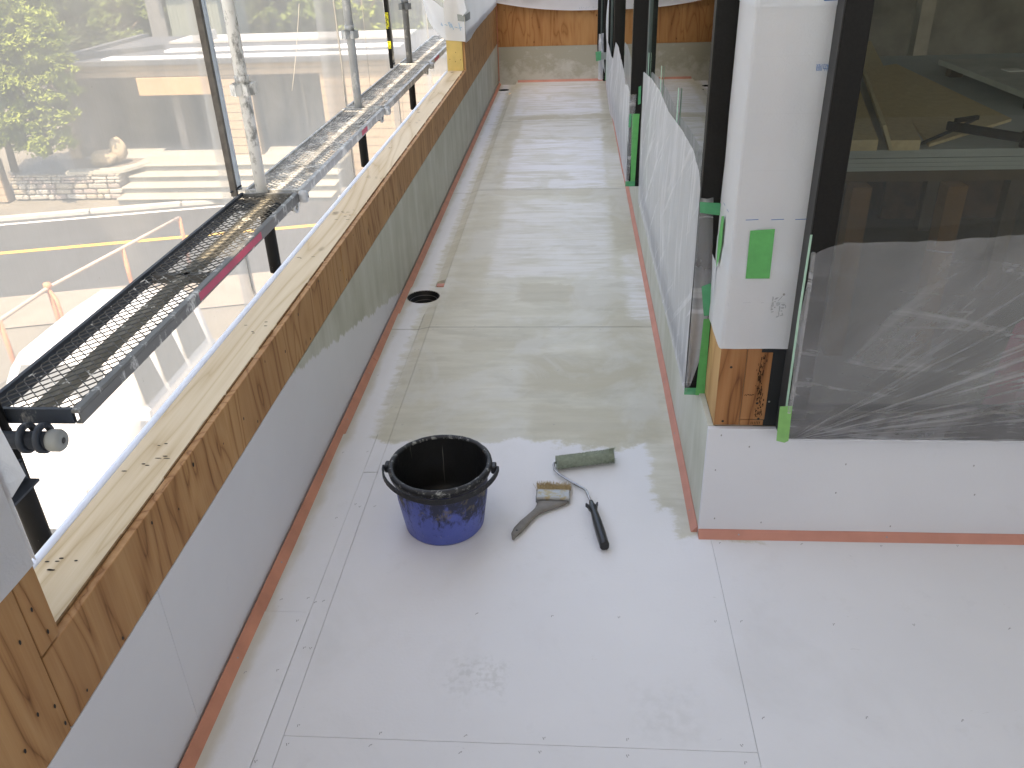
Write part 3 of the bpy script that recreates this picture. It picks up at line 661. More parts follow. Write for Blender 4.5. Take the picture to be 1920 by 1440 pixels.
for z_ in (0.56, 0.60, 0.63, 0.66): m.quad((0.3205, 1.6070, z_), (0.3211, 1.6070, z_), (0.3211, 1.6070, z_ + .008), (0.3205, 1.6070, z_ + .008))
mk('printed_dots', m, simple('faint_print', (0.60, 0.62, 0.65), .6, .3), wc, fix=False)['kind'] = 'stuff'
# small blue characters printed upside down near the right edge
ft = bpy.data.curves.new('printed_characters', 'FONT'); ft.body = '\u5c71\u52a9\u9650'; ft.size = 0.0125; ft.align_x = 'CENTER'; ft.align_y = 'CENTER'
fo = bpy.data.objects.new('tmp', ft); COL.objects.link(fo); dg = bpy.context.evaluated_depsgraph_get(); dg.update()
me = bpy.data.meshes.new_from_object(fo.evaluated_get(dg)); bpy.data.objects.remove(fo)
M = Matrix.Translation((0.4505, 1.6086, 1.066)) @ Matrix.Rotation(math.pi / 2, 4, 'X') @ Matrix.Rotation(math.pi, 4, 'Z')
me.transform(Matrix.Translation(-ORG[wc]) @ M); me.materials.clear(); me.materials.append(BLUE)
fo = bpy.data.objects.new('printed_characters', me); COL.objects.link(fo); fo.parent = wc
# grey smear of adhesive on the lower sheet
m = MB()
def blob(cx, cz, rx, rz, a=0.0, y=1.6072, n=14):
    ph = R.uniform(0, 9); pts = []
    for i in range(n):
        t = 2 * math.pi * i / n; k = 1 + 0.45 * nz(math.cos(t) * 1.5 + ph, math.sin(t) * 1.5)
        u, w = math.cos(t) * rx * k, math.sin(t) * rz * k
        pts.append((cx + u * math.cos(a) - w * math.sin(a), y, cz + u * math.sin(a) + w * math.cos(a)))
    m.poly(pts)
for cx, cz, rx, rz, a in ((0.4215, 0.606, .0042, .0050, 0), (0.4255, 0.595, .0012, .008, 0), (0.4255, 0.5835, .0011, .006, .1), (0.423, 0.577, .003, .0014, .4), (0.4312, 0.580, .0034, .0012, .3), (0.4325, 0.583, .0012, .003, 0), (0.431, 0.597, .004, .0016, .1), (0.432, 0.604, .004, .0022, 0), (0.430, 0.590, .0022, .0012, 0), (0.4245, 0.618, .0007, .009, -.6), (0.4095, 0.617, .0012, .006, 0), (0.4165, 0.618, .0042, .0016, .6), (0.4105, 0.605, .002, .006, 0), (0.410, 0.594, .0026, .002, 0), (0.4115, 0.588, .003, .0012, .2), (0.4145, 0.611, .002, .001, 0), (0.4085, 0.598, .0009, .008, 0), (0.4155, 0.598, .0015, .0015, 0), (0.437, 0.60, .001, .004, .2)): blob(cx, cz, rx, rz, a)
mk('adhesive_smear', m, GREYI, wc, fix=False)['kind'] = 'stuff'
m = MB(); disc_y(m, 0.4305, 1.6070, 0.627, 0.0026); mk('screw', m, SCREW, wc, fix=False)['kind'] = 'stuff'
def flat(x0, x1, y0, y1, z0, z1): return B(x0, x1, y0, y1, z0, z1)
def tape(mb, mat, label, loc): return tag(mk('masking_tape', mb, mat, None, loc), label, 'tape', 'green masking tape')
m = MB(); m.poly([(0.349, 1.6088, 0.7625), (0.3965, 1.6088, 0.7655), (0.398, 1.6088, 0.661), (0.350, 1.6088, 0.661)]); tape(m, GTAPE, 'bright green tape square stuck on the front of the white wrap', (0.37, 1.609, 0.71))
m = MB(); m.poly([(0.3112, 1.695, 0.765), (0.3112, 1.725, 0.755), (0.3105, 1.735, 0.70), (0.308, 1.715, 0.645), (0.3095, 1.700, 0.665), (0.3112, 1.692, 0.70)]); tape(m, GTAPE, 'narrow green tape strip on the left side of the white wrap', (0.311, 1.71, 0.70))

# ------------------------------------------------------------------ films on the windows
def film(name, label, xs, bot, top, y0, y1, loc, nu=60, nv=24, mat=FILM):
    def lerp(tab, y):
        for (a, va), (c, vc) in zip(tab, tab[1:]):
            if y <= c: return va + (vc - va) * (y - a) / (c - a)
        return tab[-1][1]
    def f(u, v):
        y = y0 + (y1 - y0) * u; zb, zt = lerp(bot, y), lerp(top, y); z = zb + (zt - zb) * v
        x = lerp(xs, y); rip = 0.0035 * nz(y * 9, v * 1.5, 2) * math.sin(v * math.pi) + 0.002 * nz(y * 26, v * 2, 5)
        return (x - 0.010 * math.sin(v * math.pi) * math.sin(u * math.pi) + rip, y, z)
    return f
f1 = thing('masking_film', 'milky film over the lower half of the side window nearest to the column', 'plastic film', (0.268, 2.5, 0.3), 'films masking the windows')
mk('film_sheet', sheet(film('', '', [(1.7, .2705), (3.4, .264)], [(1.7, .30), (3.4, .298)], [(1.76, .79), (1.80, .825), (1.92, .848), (2.13, .845), (2.45, .828), (2.70, .838), (3.0, .828), (3.34, .80), (3.37, .79)], 1.772, 3.365, None), 90, 24), FILM, f1)
def fold(u, v):
    z = 0.305 + v * 0.475; return (0.272 + u * (0.026 + 0.012 * math.sin(v * 3) - 0.018 * (v < .25) * (1 - v * 4)), 1.772 - 0.004 * math.sin(u * 6 + v * 5), z)
mk('film_edge', sheet(fold, 8, 20), FILME, f1)
f2 = thing('masking_film', 'milky film over the lower half of the middle side window', 'plastic film', (0.24, 4.6, 0.3), 'films masking the windows')
mk('film_sheet', sheet(film('', '', [(3.5, .2275), (4.9, .2275), (5.1, .214), (6.2, .222)], [(3.5, .300), (6.2, .30)], [(3.56, .69), (3.7, .695), (3.88, .665), (4.0, .70), (4.6, .735), (4.9, .72), (5.0, .62), (5.6, .62), (6.1, .60)], 3.557, 6.105, None), 90, 24), FILM, f2)
mk('film_edge', sheet(lambda u, v: (0.228 + u * (0.008 + 0.020 * v), 3.556 - 0.003 * math.sin(u * 6 + v * 5), 0.31 + v * 0.37), 6, 20), FILME, f2)
f3 = thing('masking_film', 'crumpled film strip hanging at the farthest side window', 'plastic film', (0.2, 6.235, 0.3), 'films masking the windows')
mk('film_sheet', sheet(lambda u, v: (0.172 + u * 0.036 + 0.03 * (v < .5) * u * (.5 - v), 6.232 - 0.02 * math.sin(u * 5 + v * 7), 0.315 + v * 0.30), 8, 20), FILM, f3)
m = MB(); m.grid(lambda u, v: (0.232 + u * 0.028 - .012 * math.sin(v * 3.1), 6.225 - .01 * math.sin(u * 4), 0.50 + v * 0.35), 5, 12)
tag(mk('wrap_flap', m, WRAP, None, (0.245, 6.225, 0.5)), 'white wrap flap hanging beside the farthest side window', 'building wrap')
def bigfilm(u, v):
    x = 0.462 + 1.7 * u; zb = 0.304 - .004 * u; zt = 0.758 + 0.010 * math.sin(x * 9) + 0.012 * nz(x * 6) + 0.005 * nz(x * 22) - 0.02 * math.exp(-(x - .462) * 60)
    a = math.atan2(v * .45, max(.02, (x - .45))); z = zb + (zt - zb) * v
    return (x, 1.560 - 0.006 * math.sin(v * 3.1) - 0.006 * nz(a * 16, 1) * min(1, (x - .45) * 6) - .005 * nz(x * 7, z * 11) - .002 * nz(x * 24, z * 30), z)
f4 = thing('masking_film', 'large stretched film over the bottom of the wide window', 'plastic film', (0.9, 1.56, 0.3), 'films masking the windows')
mk('film_sheet', sheet(bigfilm, 110, 30), FILMB, f4)
mk('film_edge', sheet(lambda u, v: (0.456 + u * (0.010 + .003 * math.sin(v * 3.2)) + 0.002 * math.sin(v * 9), 1.557 - .004 * math.sin(u * 3 + v * 9), 0.375 + v * 0.36), 6, 24), FILME, f4)

# tapes: thin rectangles a fraction of a millimetre proud
def ytape(pts, y, mat, label): m = MB(); m.poly([(a, y, c) for a, c in pts]); return tape(m, mat, label, (pts[0][0], y, pts[0][1]))
ytape([(0.270, 0.774), (0.322, 0.770), (0.320, 0.743), (0.272, 0.750)], 1.766, GTAPED, 'green tape band across the black jamb by the white wrap')
ytape([(0.289, 0.579), (0.309, 0.587), (0.318, 0.508), (0.300, 0.506), (0.296, 0.53)], 1.767, GTAPED, 'crumpled green tape piece low on the black jamb beside the column')
ytape([(0.300, 0.499), (0.3155, 0.500), (0.318, 0.297), (0.296, 0.297)], 1.7665, GTAPE, 'tall green tape strip at the foot of the black jamb beside the column')
ytape([(0.2695, 0.316), (0.3185, 0.316), (0.3185, 0.296), (0.2695, 0.297)], 1.769, GTAPED, 'dark green tape fold at the sill corner under the nearest film')
ytape([(0.440, 0.392), (0.466, 0.393), (0.469, 0.305), (0.461, 0.300), (0.443, 0.305)], 1.555, mat_tape('lime_tape', (0.22, 0.50, 0.16), 0.92), 'lime green tape at the bottom left corner of the large film')
m = MB(); m.poly([(0.4535, 1.560, 0.36), (0.4505, 1.560, 0.60), (0.4515, 1.560, 0.77), (0.456, 1.560, 0.77), (0.4555, 1.560, 0.60), (0.458, 1.560, 0.36)]); tape(m, GTAPEL, 'pale green tape down the left edge of the large film', (0.454, 1.56, 0.5))
ytape([(0.262, 0.71), (0.272, 0.715), (0.273, 0.645), (0.262, 0.640)], 3.552, GTAPED, 'small green tape tab on the jamb of the middle side window')
ytape([(0.240, 0.604), (0.2705, 0.604), (0.262, 0.304), (0.244, 0.304)], 3.5535, GTAPE, 'green tape strip down the jamb foot of the middle side window')
ytape([(0.230, 0.605), (0.238, 0.605), (0.236, 0.55), (0.226, 0.55)], 3.5525, GTAPED, 'green tape scrap at the film edge of the middle side window')
ytape([(0.222, 0.325), (0.263, 0.325), (0.263, 0.303), (0.222, 0.303)], 3.5528, GTAPED, 'green tape fold at the sill corner of the middle side window')
ytape([(0.226, 0.46), (0.246, 0.46), (0.246, 0.31), (0.222, 0.31)], 6.226, GTAPE, 'green tape strip at the foot of the farthest side window')
ytape([(0.150, 0.50), (0.190, 0.505), (0.188, 0.445), (0.155, 0.44)], 6.205, GTAPED, 'crumpled green tape wad at the farthest side window')
m = MB(); m.box(0.165, 0.242, 6.212, 6.216, 0.448, 0.495); tag(mk('grey_tape', m, SLATE, None, (0.2, 6.21, 0.47)), 'dark grey tape band across the farthest side window jamb', 'tape')
for y_, z0, z1 in ((2.78, .80, .90), (2.30, .82, .915), (3.27, .77, .875)):
    m = MB(); m.box(0.2745, 0.2755, y_, y_ + 0.016, z0, z1); tape(m, GTAPEL, {2.78: 'pale green tape tick on the glass of the nearest side window, middle of three', 2.30: 'pale green tape tick on the glass of the nearest side window, closest of three', 3.27: 'pale green tape tick on the glass edge of the nearest side window, farthest of three'}[y_], (0.275, y_, z0))

# ------------------------------------------------------------------ white sheets hung over the plywood
ws = thing('wrap_sheet', 'white wrap sheet hung over the far plywood wall and yellow jamb', 'building wrap', (-0.70, 6.6, 0.65), 'white sheets hung over the plywood')
def inner(u, v):
    y = 5.686 + (YB - 5.686 - .02) * u; hem = 0.648 - 0.018 * math.exp(-((y - 5.95) / .25) ** 2) + 0.012 * u
    z = hem + (1.07 - hem) * v; return (-0.692 + 0.004 * nz(y * 5, z * 6) + .012 * v * (1 + math.sin(y * 7)) * .3, y, z)
mk('inner_sheet', sheet(inner, 40, 40), WRAP, ws)
def front(u, v):
    x = -0.818 + 0.126 * u; hem = 0.661 - 0.012 * u; z = hem + (2.2 - hem) * v
    return (x, 5.682 - 0.003 * nz(x * 20, z * 8), z)
mk('front_sheet', sheet(front, 12, 40), WRAP, ws)
def lobe(u, v):                                         # loose part bellying out past the jamb
    a = Vector((-0.8185, 5.683, 0.661)); c = Vector((-0.952, 5.69, 0.93)); low = a.lerp(c, v) + Vector((-0.028 * math.sin(v * 3.14), 0, -0.03 * math.sin(v * 3.14)))
    hi = Vector((-0.8185, 5.683, 0.845 + .02 * v)).lerp(Vector((-0.952, 5.69, 0.94)), v)
    return tuple(low.lerp(hi, u) + Vector((0, -0.02 * math.sin(u * 3.1) * math.sin(v * 3.1), 0)))
mk('loose_fold', sheet(lobe, 10, 16), WRAP, ws)
m = MB(); m.poly([(-0.728, 5.674, 0.855), (-0.70, 5.672, 0.80), (-0.672, 5.668, 0.83), (-0.695, 5.67, 0.95), (-0.735, 5.674, 0.95)]); mk('folded_strip', m, WRAP, ws)
m = MB(); m.quad((-0.735, 5.676, 0.812), (-0.690, 5.676, 0.806), (-0.690, 5.676, 0.768), (-0.732, 5.676, 0.774)); m.quad((-0.6865, 5.68, 0.806), (-0.6865, 5.98, 0.80), (-0.6865, 5.97, 0.755), (-0.6865, 5.68, 0.766))
mk('tape_patch', m, SLATE, ws, fix=False)
m = MB()                                                # pale blue felt pen strokes, mirrored through the sheet
for a, c in (((-.875, .781), (-.852, .772)), ((-.846, .776), (-.830, .745)), ((-.852, .758), (-.833, .750)), ((-.818, .755), (-.800, .748)), ((-.795, .768), (-.782, .735)), ((-.787, .768), (-.773, .735)), ((-.776, .758), (-.762, .722)), ((-.756, .738), (-.737, .733)), ((-.728, .762), (-.717, .716)), ((-.730, .730), (-.708, .735))):
    m.beam((a[0], 5.677, a[1]), (c[0], 5.677, c[1]), 0.001, 0.004, (0, 1, 0)) if False else m.beam((a[0], 5.677, a[1]), (c[0], 5.677, c[1]), 0.0042, 0.0008, (0, 1, 0))
mk('pen_strokes', m, BLUEP, ws)['kind'] = 'stuff'
wb_ = thing('wrap_sheet', 'white wrap sheet sagging over the orange plywood of the end wall', 'building wrap', (-0.2, YB, 0.62), 'white sheets hung over the plywood')
def back(u, v):
    x = -0.69 + 0.98 * u; hem = 0.682 - 0.20 * u * (1 - .62 * u) ; hem = {True: hem, False: hem}[True]
    z = hem + (1.07 - hem) * v; return (x, YB - 0.016 - 0.012 * math.exp(-v * 14) - 0.016 * nz(x * 5, z * 6) - .006 * nz(x * 17, z * 13) - .012, z)
mk('end_sheet', sheet(back, 40, 40), WRAP, wb_)
m = MB()
for k in range(9):
    x_ = 0.05 + k * 0.018; m.beam((x_, YB - 0.04, 0.612 + .004 * (k % 3)), (x_ + R.uniform(-.006, .012), YB - 0.04, 0.628 + .003 * (k % 2)), 0.0035, 0.001, (0, 1, 0))
mk('pen_strokes', m, simple('grey_blue_pen', (0.48, 0.55, 0.6)), wb_)['kind'] = 'stuff'
wn = thing('wrap_sheet', 'white wrap sheet hung over the near plywood beside the sill end', 'building wrap', (-0.69, 0.5, 0.6), 'white sheets hung over the plywood')
def nearsh(u, v):
    y = -0.8 + 1.583 * u; hem = 0.604; z = hem + (2.2 - hem) * v; return (-0.694 + 0.003 * nz(y * 9, z * 9), y, z)
mk('inner_sheet', sheet(nearsh, 40, 24), WRAP, wn)
mk('end_return', sheet(lambda u, v: (-0.694 - 0.145 * u, 0.7905 + 0.004 * math.sin(u * 3), 0.604 + .11 * u * (1 - v) + (1.4) * v), 8, 12), WRAP, wn)
m = MB(); m.poly([(-0.694, 0.792, 0.704), (-0.672, 0.800, 0.732), (-0.690, 0.81, 0.80), (-0.74, 0.80, 0.80), (-0.742, 0.795, 0.70)]); mk('loose_corner', m, WRAP, wn)

# ------------------------------------------------------------------ unseen roof above and added walls behind, shaping the light
rf = thing('light_shaping_roof', 'unseen stepped roof over the balcony, shaped to set the light', 'roof', (0, 3, 2.5))
mk('soffit', B(-0.88, 4.0, 1.0, 6.05, 5.2, 5.35), simple('white_soffit', (0.8, 0.8, 0.8)), rf)  # height and far cut chosen to let light reach the far end
mk('sun_blocking_riser', B(-0.88, 4.0, 0.85, 0.99, 3.46, 5.3), simple('white_sun_block', (0.8, 0.8, 0.8)), rf)  # added to stop sun slipping between the two slabs
mk('soffit', B(-1.60, 4.4, -5.2, 0.995, 3.3, 3.45), simple('white_soffit_near', (0.8, 0.8, 0.8)), rf)  # reaches out beyond the sill to shade the near plank

tb = thing('light_blocking_wall', 'unseen plain wall added behind the viewer to hold back light', 'wall', (1.6, -3.2, 0))
TW = simple('dull_light_block', (0.52, 0.49, 0.45), .8, .2)
mk('rear_light_block', B(-0.82, 4.0, -3.25, -3.1, -0.1, 1.85), TW, tb); mk('side_light_block', B(3.85, 4.0, -3.1, 1.62, -0.1, 2.5), TW, tb)  # added panels that dim the near floor and the window reflection
# ------------------------------------------------------------------ bucket
def mat_bucket():
    b = NB('blue_bucket_plastic'); p = b.obj(); x, y, z = b.sep(p)
    v = b.noise(b.scale(p, (1, 1, 0.6)), 48, 6, 0.75, 0.4); w = b.noise(b.scale(p, (1, 1, .22)), 16, 5, 0.65, 0.4)
    top = b.mr(z, 0.03, 0.175)
    f = b.mr(b.math('ADD', b.math('ADD', b.math('MULTIPLY', v, 0.55), b.math('MULTIPLY', w, 0.45)), b.math('MULTIPLY', top, 0.20)), 0.535, 0.635)
    c = b.mix(b.math('MULTIPLY', f, 0.9), b.ramp(b.noise(p, 9, 3), [(0.3, (0.055, 0.085, 0.33)), (0.7, (0.08, 0.12, 0.42))]), (0.018, 0.018, 0.022))
    gl = b.math('MULTIPLY', b.mr(b.noise(p, 30, 5, 0.7), 0.55, 0.63), b.math('MULTIPLY', b.mr(z, 0.075, 0.10), b.mr(z, 0.16, 0.13)))
    c = b.mix(b.math('MULTIPLY', gl, 0.7), c, (0.15, 0.125, 0.075))
    sp = b.mr(b.noise(p, 95, 3, 0.7), 0.68, 0.73)
    c = b.mix(b.math('MULTIPLY', sp, 0.6), c, (0.30, 0.30, 0.28))
    return b.done(b.pbsdf(c, b.mr(f, 0, 1, 0.38, 0.6), 0.45, 0, b.bump(v, 0.25, 0.004)))
def mat_crust(name, base, crust, lo, hi, drips=False):
    b = NB(name); p = b.obj(); x, y, z = b.sep(p)
    f = b.mr(b.noise(p, 60, 6, 0.75), lo, hi)
    if drips:
        ang = b.math('ARCTAN2', y, x)
        d = b.mr(b.noise(b.comb(b.math('MULTIPLY', ang, 5.5), b.math('MULTIPLY', z, 1.2), 0), 2.0, 3), 0.66, 0.70)
        f = b.math('MAXIMUM', b.math('MULTIPLY', f, 0.25), b.math('MULTIPLY', d, b.mr(z, 0.03, 0.16, 0.05, 0.5)))
    return b.done(b.pbsdf(b.mix(f, base, crust), 0.5, 0.4, 0, b.bump(b.noise(p, 90, 4), 0.4, 0.003)))
BC = Vector((-0.317, 1.642, 0.0))
bk = thing('bucket', 'paint splattered blue bucket with a black rim standing on the floor', 'bucket', BC)
ro, rb_, hh = 0.1245, 0.098, 0.178
m = MB(); m.lathe([(0.001, 0.004), (rb_ - .012, 0.004), (rb_ - .010, 0.0), (rb_ - .004, 0.0), (rb_, 0.006), (rb_ + .012, 0.09), (ro - .011, hh - .035), (ro - .010, hh - .004)], BC, 64)
mk('outer_shell', m, mat_bucket(), bk)
m = MB(); m.lathe([(ro - .0115, hh - .002), (ro - .013, hh - .03), (rb_ + .004, 0.05), (rb_ - .006, 0.034), (rb_ - .012, 0.030)], BC, 64)
mk('inner_shell', m, mat_crust('black_inner_plastic', (0.012, 0.012, 0.012), (0.25, 0.25, 0.23), 0.70, 0.8, True), bk)
m = MB(); m.lathe([(rb_ - .011, 0.034), (0.06, 0.033), (0.001, 0.033)], BC, 48); mk('residue', m, simple('dried_residue', (0.022, 0.021, 0.019), 0.28, 0.5, var=0.5, sc=30, local=True), bk)
m = MB()
n_ = 72; prof = [(ro - .012, hh - .004), (ro - .011, hh + .001), (ro - .005, hh + .003), (ro, hh), (ro + .001, hh - .006), (ro - .001, hh - .016), (ro - .006, hh - .017), (ro - .010, hh - .008)]
base = len(m.v)
for k, (r_, z_) in enumerate(prof):
    for q in range(n_):
        a = 2 * math.pi * q / n_; wv = 1 + 0.006 * nz(math.cos(a) * 4, math.sin(a) * 4, k * .3); zz = z_ + 0.0016 * nz(math.cos(a) * 7, math.sin(a) * 7, k)
        m.v.append((BC.x + r_ * wv * math.cos(a), BC.y + r_ * wv * math.sin(a), zz))
for k in range(len(prof)):
    k2 = (k + 1) % len(prof)
    for q in range(n_): q2 = (q + 1) % n_; m.face((base + k * n_ + q, base + k * n_ + q2, base + k2 * n_ + q2, base + k2 * n_ + q), True)
mk('rim', m, mat_crust('crusted_rim', (0.018, 0.018, 0.02), (0.33, 0.34, 0.32), 0.54, 0.66), bk)
for sx in (-1, 1):
    m = MB(); c = BC + Vector((sx * (ro + .005), 0.0, hh - .014)); m.obox(Matrix.Translation(c) @ Matrix.Rotation(0.0, 4, 'Z'), 0.006, 0.012, 0.011, .003)
    m.tube([c + Vector((0, 0, 0)), c + Vector((sx * .010, 0, 0))], 0.005, 10)
    mk('handle_lug', m, simple('black_lug', (0.018, 0.018, 0.02), 0.45, 0.4), bk)
m = MB(); pts = []
for k in range(25):                                     # plastic band handle, dropped on the front of the rim
    a = math.pi + math.pi * k / 24; s = math.sin(math.pi * k / 24)
    pts.append(BC + Vector((math.cos(a) * (ro + .0155 - .009 * s), math.sin(a) * (ro + .010 - .002 * s), hh - .016 - .004 * s + (0.006 * math.sin(k * .26) if k < 12 else 0))))
for k in range(24):
    p_, q_ = pts[k], pts[k + 1]; d = (q_ - p_).normalized(); o_ = d.cross(Vector((0, 0, 1)))
    m.beam(p_ - d * .001, q_ + d * .001, 0.0045, 0.015, (0, 0, 1), .001)
mk('handle', m, mat_crust('handle_plastic', (0.014, 0.014, 0.016), (0.16, 0.16, 0.16), 0.62, 0.75), bk)

m = MB(); m.tube([BC + Vector((math.cos(a) * .052 + .006, math.sin(a) * .052 + .012, .0336)) for a in [0.15 + k * .085 for k in range(18)]], .0007, 6); mk('dried_ring', m, simple('pale_dried_ring', (0.33, 0.32, 0.29)), bk)
# ------------------------------------------------------------------ flat brush
bs = thing('paint_brush', 'flat paint brush with a grey wooden handle lying beside the bucket', 'brush', (-0.07, 1.70, 0))
wood = simple('weathered_handle', (0.20, 0.185, 0.165), 0.6, 0.3, var=.14, sc=30, bump=.2, bsc=150)
ctr = [(-0.1415, 1.570, .0035), (-0.1395, 1.585, .0085), (-0.131, 1.603, .0125), (-0.118, 1.628, .0125), (-0.104, 1.652, .0105), (-0.092, 1.670, .0105), (-0.080, 1.684, .0150), (-0.067, 1.697, .0240), (-0.0545, 1.707, .0345), (-0.048, 1.7165, .0425)]
axd = [Vector((.45, .9, 0))] * 5 + [Vector((.48, .88, 0)), Vector((.40, .92, 0)), Vector((.25, .97, 0)), Vector((.08, 1, 0)), Vector((-.02, 1, 0))]
m = MB(); rows = []
for (cx, cy, hw_), d in zip(ctr, axd):
    d = d.normalized(); n2 = Vector((d.y, -d.x, 0)); row = []
    for q in range(12):
        a = 2 * math.pi * q / 12; th = 0.0055
        row.append(len(m.v)); m.v.append((cx + n2.x * hw_ * math.cos(a), cy + n2.y * hw_ * math.cos(a), 0.008 + th * (1 if math.sin(a) > 0 else -1) * abs(math.sin(a)) ** .6))
    rows.append(row)
for A, C in zip(rows, rows[1:]):
    for q in range(12): m.face((A[q], A[(q + 1) % 12], C[(q + 1) % 12], C[q]), True)
m.face(tuple(rows[0][::-1])); m.face(tuple(rows[-1]))
mk('handle', m, wood, bs)
m = MB(); m.poly([(-0.1335 + math.cos(i * .7854) * .0026, 1.594 + math.sin(i * .7854) * .0030, 0.0142) for i in range(8)]); mk('hanging_hole', m, DARK, bs, fix=False)
def mat_ferrule():
    b = NB('stained_ferrule'); p = b.pos(); f = b.mr(b.noise(p, 45, 4), 0.5, 0.62)
    return b.done(b.pbsdf(b.mix(f, (0.36, 0.36, 0.35), (0.36, 0.28, 0.15)), 0.42, 0.5, 0.5))
MF = Matrix.Translation((-0.0485, 1.7395, 0.0095)) @ Matrix.Rotation(rad(-1.5), 4, 'Z')
m = MB(); m.obox(MF, 0.0435, 0.0205, 0.0085, 0.003)
for yy in (-.0165, -.012, .015): m.obox(MF @ Matrix.Translation((0, yy, 0)), 0.0439, 0.0012, 0.0089, .0005)
mk('ferrule', m, mat_ferrule(), bs)
m = MB()
for k in range(850):
    u = R.uniform(-1, 1); w = R.uniform(-1, 1); l = R.uniform(0.022, 0.040) - .004 * abs(u) ** 3
    p0 = MF @ Vector((u * 0.042, 0.018, w * 0.0065)); p1 = MF @ Vector((u * 0.0448 + R.gauss(0, .0042), 0.018 + l, w * 0.0085 + R.gauss(0, .0022)))
    p1.z = max(p1.z, 0.001); sx = 0.0006
    m.quad(p0 - Vector((sx, 0, 0)), p0 + Vector((sx, 0, 0)), p1 + Vector((sx * .5, 0, .0003)), p1 - Vector((sx * .5, 0, 0)))
mk('bristles', m, simple('tan_bristle', (0.36, 0.255, 0.125), 0.7, 0.2, var=0.6, sc=260), bs, fix=False)['kind'] = 'stuff'

# ------------------------------------------------------------------ paint roller
rl = thing('paint_roller', 'small paint roller with a green grey nap sleeve and black handle', 'paint roller', (0.05, 1.75, 0))
A_, Z_ = Vector((-0.042, 1.876, 0.021)), Vector((0.112, 1.913, 0.021)); ax_ = (Z_ - A_).normalized()
m = MB(); pts = [A_.lerp(Z_, k / 30) for k in range(31)]; m.tube(pts, [0.0165 + 0.0012 * nz(k * .8) for k in range(31)], 24)
NAP = simple('green_nap', (0.29, 0.335, 0.265), 0.9, 0.15, var=0.14, sc=120, bump=0.6, bsc=260, dirt=((0.17, 0.20, 0.155), 0.60, 0.78, 90))
mk('sleeve', m, NAP, rl)
m = MB(); e1 = ax_.cross(Vector((0, 0, 1))).normalized(); e2 = Vector((0, 0, 1))
for k in range(2600):                                   # nap fibres, ragged towards the right end
    s = R.random(); s = 1 - (1 - s) ** 1.0; a = R.uniform(0, 2 * math.pi); rag = max(0, (s - .80) / .20)
    c = A_.lerp(Z_, s); d = e1 * math.cos(a) + e2 * math.sin(a); p0 = c + d * 0.0155; l = R.uniform(.0015, .0032) + rag * R.uniform(0, .006)
    p1 = c + d * (0.0165 + l) + ax_ * R.gauss(0, .0015) + ax_ * rag * R.uniform(0, .011); p1.z = max(p1.z, .0008); t = ax_ * .0008
    m.quad(p0 - t, p0 + t, p1 + t * .4, p1 - t * .4)
mk('nap_fibres', m, NAP, rl, fix=False)['kind'] = 'stuff'
m = MB(); m.tube([A_ + ax_ * .004, A_ - ax_ * .006, Vector((-0.0495, 1.868, .019)), Vector((-0.0475, 1.850, .016)), Vector((-0.034, 1.833, .012)), Vector((0.000, 1.803, .008)), Vector((0.030, 1.775, .009)), Vector((0.0365, 1.764, .011)), Vector((0.042, 1.735, .015)), Vector((0.0485, 1.705, .019))], 0.0033, 10)
mk('wire_frame', m, simple('bright_wire', (0.42, 0.42, 0.42), 0.25, 0.5, 0.9), rl)
BH = simple('black_handle_plastic', (0.010, 0.010, 0.011), 0.32, 0.5)
m = MB(); h0, h1 = Vector((0.0478, 1.708, .019)), Vector((0.078, 1.538, .0155)); dh = (h1 - h0).normalized(); nh = Vector((dh.y, -dh.x, 0)).normalized(); rows = []
for t, w, th in ((0, .0045, .005), (.04, .006, .006), (.09, .0072, .0075), (.14, .0118, .0082), (.17, .0120, .0082), (.22, .0082, .0085), (.30, .0090, .0095), (.5, .0108, .0112), (.75, .0112, .0118), (.93, .0106, .0118), (.985, .0110, .0120), (1.0, .0100, .0110)):
    c = h0.lerp(h1, t); c.z = max(c.z, th + .0008) if t > .2 else c.z; row = []
    for q in range(12):
        a = 2 * math.pi * q / 12; k = 1 / max(abs(math.cos(a)), abs(math.sin(a))) ** .75
        row.append(len(m.v)); p = c + nh * (w * math.cos(a) * k) + Vector((0, 0, th * math.sin(a) * k)); p.z = max(p.z, .0005); m.v.append(tuple(p))
    rows.append(row)
for A, C in zip(rows, rows[1:]):
    for q in range(12): m.face((A[q], A[(q + 1) % 12], C[(q + 1) % 12], C[q]), True)
m.face(tuple(rows[0][::-1])); m.face(tuple(rows[-1]))
mk('handle', m, BH, rl)
m = MB(); c = h0.lerp(h1, .14)
for s_ in (-1, 1): m.beam(c + nh * s_ * .008, c + nh * s_ * .015 - dh * .012, 0.004, 0.012, (0, 0, 1), .001)
mk('finger_guard', m, BH, rl)

# ------------------------------------------------------------------ scaffold
def mat_steel(name, base, paint, lo, hi, metal=0.35, rough=0.5, spec=0.5):
    b = NB(name); p = b.pos()
    f = b.mr(b.noise(b.scale(p, (1, 1, .6)), 18, 6, 0.72), lo, hi)
    c = b.mix(f, b.ramp(b.noise(p, 6, 4), [(0.3, tuple(k * .8 for k in base)), (0.7, base)]), paint)
    return b.done(b.pbsdf(c, rough, spec, metal, b.bump(f, 0.2, 0.002)))
GALV = mat_steel('galvanised_pipe', (0.42, 0.44, 0.45), (0.60, 0.61, 0.60), 0.52, 0.62, 0.15)
GALW = mat_steel('sunlit_white_pipe', (0.30, 0.30, 0.29), (0.74, 0.74, 0.72), 0.40, 0.50, 0.1)  # whiter colour paints in the sunlight on this pole
GALV2 = mat_steel('worn_grey_pipe', (0.20, 0.215, 0.225), (0.42, 0.42, 0.40), 0.58, 0.66)
TARP = mat_steel('tar_black_pipe', (0.012, 0.012, 0.012), (0.30, 0.30, 0.28), 0.64, 0.70, 0.0, 0.6, 0.12)
